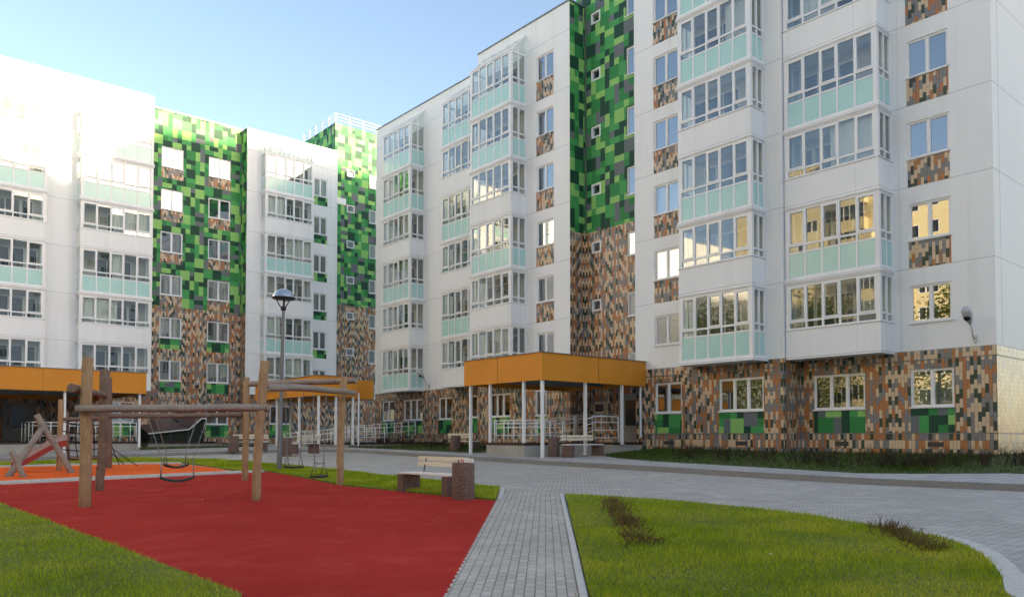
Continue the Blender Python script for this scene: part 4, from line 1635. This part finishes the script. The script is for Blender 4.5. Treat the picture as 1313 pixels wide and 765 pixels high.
def swing(beam_a, beam_b, t, seat_w, drop, label, flat=False, spread=.26):
    c = Vector(beam_a).lerp(Vector(beam_b), t)
    d = (Vector(beam_b) - Vector(beam_a))
    d.z = 0
    d.normalize()
    n = Vector((-d.y, d.x, 0))
    root = empty('swing', (c.x, c.y, c.z - drop))
    tag(root, label, 'swing', 'rubber seat swings on chains')
    sz = c.z - drop
    s = MB()
    N = 10
    top, bot = [], []
    sag = .07 if not flat else .015
    rows = []
    for i in range(N + 1):
        u = -1 + 2 * i / N
        zc = sz + sag * u * u
        rows.append((c + d * (u * seat_w / 2), zc))
    hw, th = .1, .05
    ring = lambda r: [Vector((r[0].x, r[0].y, r[1])) + n * (sa * hw) + Vector((0, 0, sb * th / 2)) for sa, sb in ((-1, -1), (1, -1), (1, 1), (-1, 1))]
    for (a, e) in zip(rows, rows[1:]):
        A_, E_ = ring(a), ring(e)
        for i in range(4):
            s.face([tuple(A_[i]), tuple(A_[(i + 1) % 4]), tuple(E_[(i + 1) % 4]), tuple(E_[i])], 0, i in (0, 2))
    for r in (rows[0], rows[-1]):
        s.face([tuple(q) for q in ring(r)])
    s.build('seat', 'rubber_black', root)
    ch = []
    for sg in (-1, 1):
        b = MB()
        e = c + d * (sg * seat_w / 2 * .97)
        e.z = sz + sag
        j = e + Vector((0, 0, .34)) + d * (-sg * .02)
        hook = c + d * (sg * (seat_w / 2 + spread))
        hook.z = c.z - .06 + (Vector(beam_b).z - Vector(beam_a).z) * 0
        for w in (-.085, .085):
            b.tube([e + n * w, j], .011, 5)
        # links
        L = (hook - j).length
        k = int(L / .055)
        for i in range(k):
            p, q = j.lerp(hook, i / k), j.lerp(hook, (i + .8) / k)
            b.bar(p, q, .026 if i % 2 else .012, .012 if i % 2 else .026)
        b.build('chain', 'chain', root)
        ch.append(j)
    r = MB()
    if flat:
        m_ = (ch[0] + ch[1]) / 2 + Vector((0, 0, -.05))
        r.tube([ch[0], ch[0].lerp(m_, .5) + Vector((0, 0, -.02)), m_, ch[1].lerp(m_, .5) + Vector((0, 0, -.02)), ch[1]], .012, 5)
    else:
        r.tube([ch[0], ch[1]], .006, 5)
    r.build('tie_bar', 'chain', root)


swing(b1a, b1b, .515, .62, 1.42, 'front chain swing with a sagging black seat over the red surface')
swing(b2a - front * .14, b2b - front * .14, .475, .58, 1.32, 'rear chain swing with a black seat, seen just above the front one')
swing(b4a, b4b, .47, .50, 2.24, 'left one of the paired flat swings on long chains beside the lamp post', True, .06)
swing(b3a, b3b, .545, .46, 1.97, 'right one of the paired flat swings on long chains, nearer the end post', True, .06)

# ------------------------------------------------------------------ playground: climbing frame with slide on the orange surface
cf = empty('climbing_frame', gp(75, 603))
tag(cf, 'climbing frame of crossed grey logs with a red slide and rope net on orange ground', 'climbing frame')
c1, c2, c3 = gp(8, 611), gp(94, 606), gp(33, 611.5)
log('log', 'log_grey', cf, [c1 + dn, lean(gp(30, 608), 57, 545)], .095, .088, seed=21)
log('log', 'log_grey', cf, [c2 + dn, lean(gp(60, 607), 47.5, 532)], .10, .095, seed=22)
log('log', 'log_grey', cf, [c3 + dn, lean(gp(26, 611), 16, 579)], .085, .085, seed=23)
w1 = gp(75, 603)
w2 = gp(139, 600)
wt1, wt2 = lean(w1, 78.5, 513), lean(w2, 139, 485)
log('post', 'log_tan', cf, [w1 + dn, wt1], .085, .085, seed=24)
log('post', 'log_brown', cf, [w2 + dn, wt2], .12, .12, seed=25)
w3 = gp(88, 596)
log('post', 'log_brown', cf, [w3 + dn, lean(w3, 86, 528)], .05, .05, seed=26)
log('bar', 'log_brown', cf, [on_post(w1, wt1, 2.2) + Vector((0, .1, 0)), on_post(w2, wt2, 2.3)], .06, .06, seed=27)
log('bar', 'log_brown', cf, [on_post(w1, wt1, .86) + Vector((0, .1, 0)), on_post(w2, wt2, .95)], .07, .07, seed=28)
net = MB()
a0, a1 = on_post(w1, wt1, .9), on_post(w1, wt1, 2.15)
e0, e1 = on_post(w2, wt2, .98), on_post(w2, wt2, 2.25)
for i in range(5):
    p, q = a0.lerp(a1, i / 4), e0.lerp(e1, (i * .9 + .2) / 4.4)
    net.tube([p, p.lerp(q, .5) + Vector((0, 0, -.12)), q], .018, 5)
for i in range(1, 6):
    p, q = a0.lerp(e0, i / 6), a1.lerp(e1, i / 6)
    net.tube([p + Vector((.05, 0, 0)), p.lerp(q, .5) + Vector((-.12 + .05 * i, .1, 0)), q], .018, 5)
for (t, px, py) in ((.25, 160, 596), (.3, 176, 597), (.42, 153, 596)):
    net.tube([on_post(w2, wt2, w2.z + 2.6 * t), gp(px, py)], .016, 5)
net.build('rope_net', 'rope_dark', cf)
# slide: curved trough
sl, sr = MB(), (MB(), MB())
top = lean(gp(75, 603), 86, 566)
bot = lean(gp(14, 605), 15, 594)
prof = []
for i in range(13):
    t = i / 12
    p = top.lerp(bot, t)
    s = 1 - t
    zz = bot.z + (top.z - bot.z) * (1 - math.cos(math.pi * min(1, s * 1.15)) if False else (s * s * (3 - 2 * s)))
    prof.append(Vector((p.x, p.y, zz)))
dd = (bot - top)
dd.z = 0
dd.normalize()
nn = Vector((-dd.y, dd.x, 0))
for (a, c) in zip(prof, prof[1:]):
    for u0, h0, u1, h1 in ((-.26, .2, -.24, 0), (-.24, 0, .24, 0), (.24, 0, .26, .2)):
        sl.face([tuple(a + nn * u0 + Vector((0, 0, h0))), tuple(c + nn * u0 + Vector((0, 0, h0))), tuple(c + nn * u1 + Vector((0, 0, h1))), tuple(a + nn * u1 + Vector((0, 0, h1)))], 0, True)
    for u in (-.275, .275):
        sr[u > 0].face([tuple(a + nn * u + Vector((0, 0, .05))), tuple(c + nn * u + Vector((0, 0, .05))), tuple(c + nn * u + Vector((0, 0, -.15))), tuple(a + nn * u + Vector((0, 0, -.15)))])
        sl.face([tuple(a + nn * u + Vector((0, 0, .22))), tuple(c + nn * u + Vector((0, 0, .22))), tuple(c + nn * u + Vector((0, 0, .052))), tuple(a + nn * u + Vector((0, 0, .052)))])
    for u in (-.27, .27):
        sl.tube([a + nn * u + Vector((0, 0, .22)), c + nn * u + Vector((0, 0, .22))], .022, 6)
so = sl.build('slide', 'slide_steel', cf)
for q in sr:
    q.build('slide_side', 'slide_red', so)

# ------------------------------------------------------------------ street lamp
lp = gp(358, 603)
la = empty('street_lamp', lp)
tag(la, 'grey street lamp with a shallow dome tinted by blue sky light on three arms', 'street lamp')
b = MB()
b.lathe([(.085, -.05), (.085, .9), (.07, 1.0), (.06, 3.3), (.045, 5.29)], lp, 16)
b.build('pole', 'lamp_grey', la)
b = MB()
b.lathe([(.0, 5.930), (.10, 5.920), (.20, 5.880), (.29, 5.800), (.355, 5.690), (.372, 5.640)], lp, 28)
b.build('lamp_shade', 'lamp_dome', la)
b = MB()
b.lathe([(.374, 5.645), (.378, 5.620), (.34, 5.590), (.0, 5.580)], lp, 28)
b.lathe([(.05, 5.210), (.09, 5.250), (.09, 5.330), (.05, 5.370), (.0, 5.370)], lp, 16)
for i in range(3):
    t = i * 2.094 + 1.0
    u = Vector((math.cos(t), math.sin(t), 0))
    b.tube([lp + u * .06 + Vector((0, 0, 5.290)), lp + u * .16 + Vector((0, 0, 5.420)), lp + u * .27 + Vector((0, 0, 5.620))], .018, 6)
b.tube([lp + Vector((0, 0, 5.320)), lp + Vector((0, 0, 5.590))], .022, 8)
b.build('lamp_holder', 'lamp_black', la)
la.rotation_mode = 'QUATERNION'
from mathutils import Quaternion
la.rotation_quaternion = Quaternion((math.sin(YAW), math.cos(YAW), 0), .017)


# ------------------------------------------------------------------ benches and bins
def make_bench():
    """bench along local y, sitter looks to -x"""
    root = empty('bench', (0, 0, 0))
    for sy in (-.82, .82):
        l = MB(True)
        l.box((-.25, sy - .10, -.05), (.25, sy + .10, .40))
        bevel(l.build('leg', 'aggregate', root), .012)
    s = MB(True)
    for i in range(4):
        x = -.21 + i * .115
        s.box((x, -.95, .405), (x + .10, .95, .445))
    bevel(s.build('seat', 'bench_seat', root), .006)
    r = MB(True)
    for z in (.58, .70):
        r.box((.27 + (z - .5) * .25, -.90, z), (.31 + (z - .5) * .25, .90, z + .095))
    bevel(r.build('backrest', 'bench_slat', root), .006)
    m = MB(True)
    for sy in (-.6, .6):
        m.bar((.2, sy, .40), (.255, sy, .45), .04, .012)
        m.bar((.255, sy, .43), (.335, sy, .79), .04, .012)
    m.build('bracket', 'dark_metal', root)
    return root


def make_bin():
    root = empty('litter_bin', (0, 0, 0))
    b = MB(True)
    b.lathe([(.215, -.05), (.23, .0), (.23, .72), (.215, .735), (.18, .735), (.17, .70), (.17, .1), (.0, .1)], (0, 0, 0), 28)
    b.build('drum', 'aggregate', root)
    l = MB(True)
    l.lathe([(.175, .712), (.165, .712), (.16, .12), (0, .115)], (0, 0, 0), 24)
    l.build('liner', 'bin_liner', root)
    return root


bench0, bin0 = make_bench(), make_bin()
bin_spots = [(594, 640, 0, 'brown aggregate litter bin right beside the near bench', 0),
             (584, 578.5, .15, 'round brown litter bin on the pavement left of the near canopy posts', 0),
             (710, 585, .15, 'brown litter bin at the foot of the near canopy corner post', 0),
             (367, 583.5, .15, 'brown litter bin beside the ramp rails behind the hanging swings', 0),
             (300, 578, .15, 'brown litter bin below the far tiled windows', 0)]
for i, (px, py, lift, lab, _) in enumerate(bin_spots):
    o = bin0 if i == 0 else copy_tree(bin0)
    x, y = at(px, py, lift)
    o.location = (x, y, G(x, y) + lift + .01)
    tag(o, lab, 'litter bin', 'brown litter bins')
bench_spots = [((9.86, 14.28), 0.012, R(2), 'pale slatted bench with dark concrete ends beside the red play surface'),
               ((22.0, 21.45), .19, R(90), 'pale bench standing in front of the near porch'),
               (at(596, 576.5, .15), .15, R(180), 'dark bench by the wall left of the near canopy'),
               (at(389, 580, .15), .15, R(-60), 'bench behind the hanging swings beside the ramp'),
               (at(318, 577, .15), .15, R(-90), 'bench on the pavement below the far tiled windows')]
for i, (p, lift, rz, lab) in enumerate(bench_spots):
    o = bench0 if i == 0 else copy_tree(bench0)
    o.location = (p[0], p[1], G(*p) + lift)
    o.rotation_euler = (0, 0, rz)
    tag(o, lab, 'bench', 'slatted benches with concrete ends')
# small white notice with a red ring fixed to the end of the near backrest
sg = empty('notice_sign', (9.75, 13.3, 1.1))
tag(sg, 'small white notice with a red ring on the end of the near bench', 'sign')
b = MB()
b.box((10.16, 13.15, G(10, 13.3) + .66), (10.185, 13.62, G(10, 13.3) + .80))
b.build('plate', 'sign_white', sg)
b = MB()
c = Vector((10.155, 13.52, G(10, 13.3) + .73))
N = 20
ring = [c + Vector((0, math.cos(2 * math.pi * i / N) * .05, math.sin(2 * math.pi * i / N) * .05)) for i in range(N + 1)]
b.tube(ring, .009, 5, caps=False)
b.tube([c + Vector((0, -.035, -.035)), c + Vector((0, .035, .035))], .007, 5)
b.build('ring_mark', 'sign_red', sg)

# ------------------------------------------------------------------ light
SUN_EL, sxy = R(13.0), (.352, -.936)
sun_d = bpy.data.lights.new('sun', 'SUN')
sun_d.energy = 2.8
sun_d.angle = R(.5)
sun_d.color = (1.0, .86, .62)
sun = bpy.data.objects.new('sun', sun_d)
COL.objects.link(sun)
d = -Vector((sxy[0] * math.cos(SUN_EL), sxy[1] * math.cos(SUN_EL), math.sin(SUN_EL)))
sun.rotation_euler = d.to_track_quat('-Z', 'Y').to_euler()
sun.location = (20, -60, 40)
w = bpy.data.worlds.new('World')
scene.world = w
w.use_nodes = True
nt = w.node_tree
sky = nt.nodes.new('ShaderNodeTexSky')
sky.sky_type = 'NISHITA'
sky.sun_disc = False
sky.sun_elevation = SUN_EL
sky.sun_rotation = math.atan2(sxy[0], sxy[1])
sky.altitude = 100
sky.air_density = .8
sky.dust_density = 1.5
sky.ozone_density = 1.0
bg = nt.nodes['Background']
bg.inputs['Strength'].default_value = .067
nt.links.new(sky.outputs[0], bg.inputs[0])

vs_ = scene.view_settings
vs_.view_transform = 'Standard'
vs_.look = 'None'
vs_.gamma = 1
vs_.use_curve_mapping = False
vs_.exposure = 2.82
vs_.use_white_balance = True
vs_.white_balance_temperature = 7300
vs_.white_balance_tint = 10
scene.render.engine = 'CYCLES'
scene.cycles.max_bounces = 6
scene.cycles.transparent_max_bounces = 12
scene.cycles.use_denoising = True
scene.cycles.sample_clamp_indirect = 6
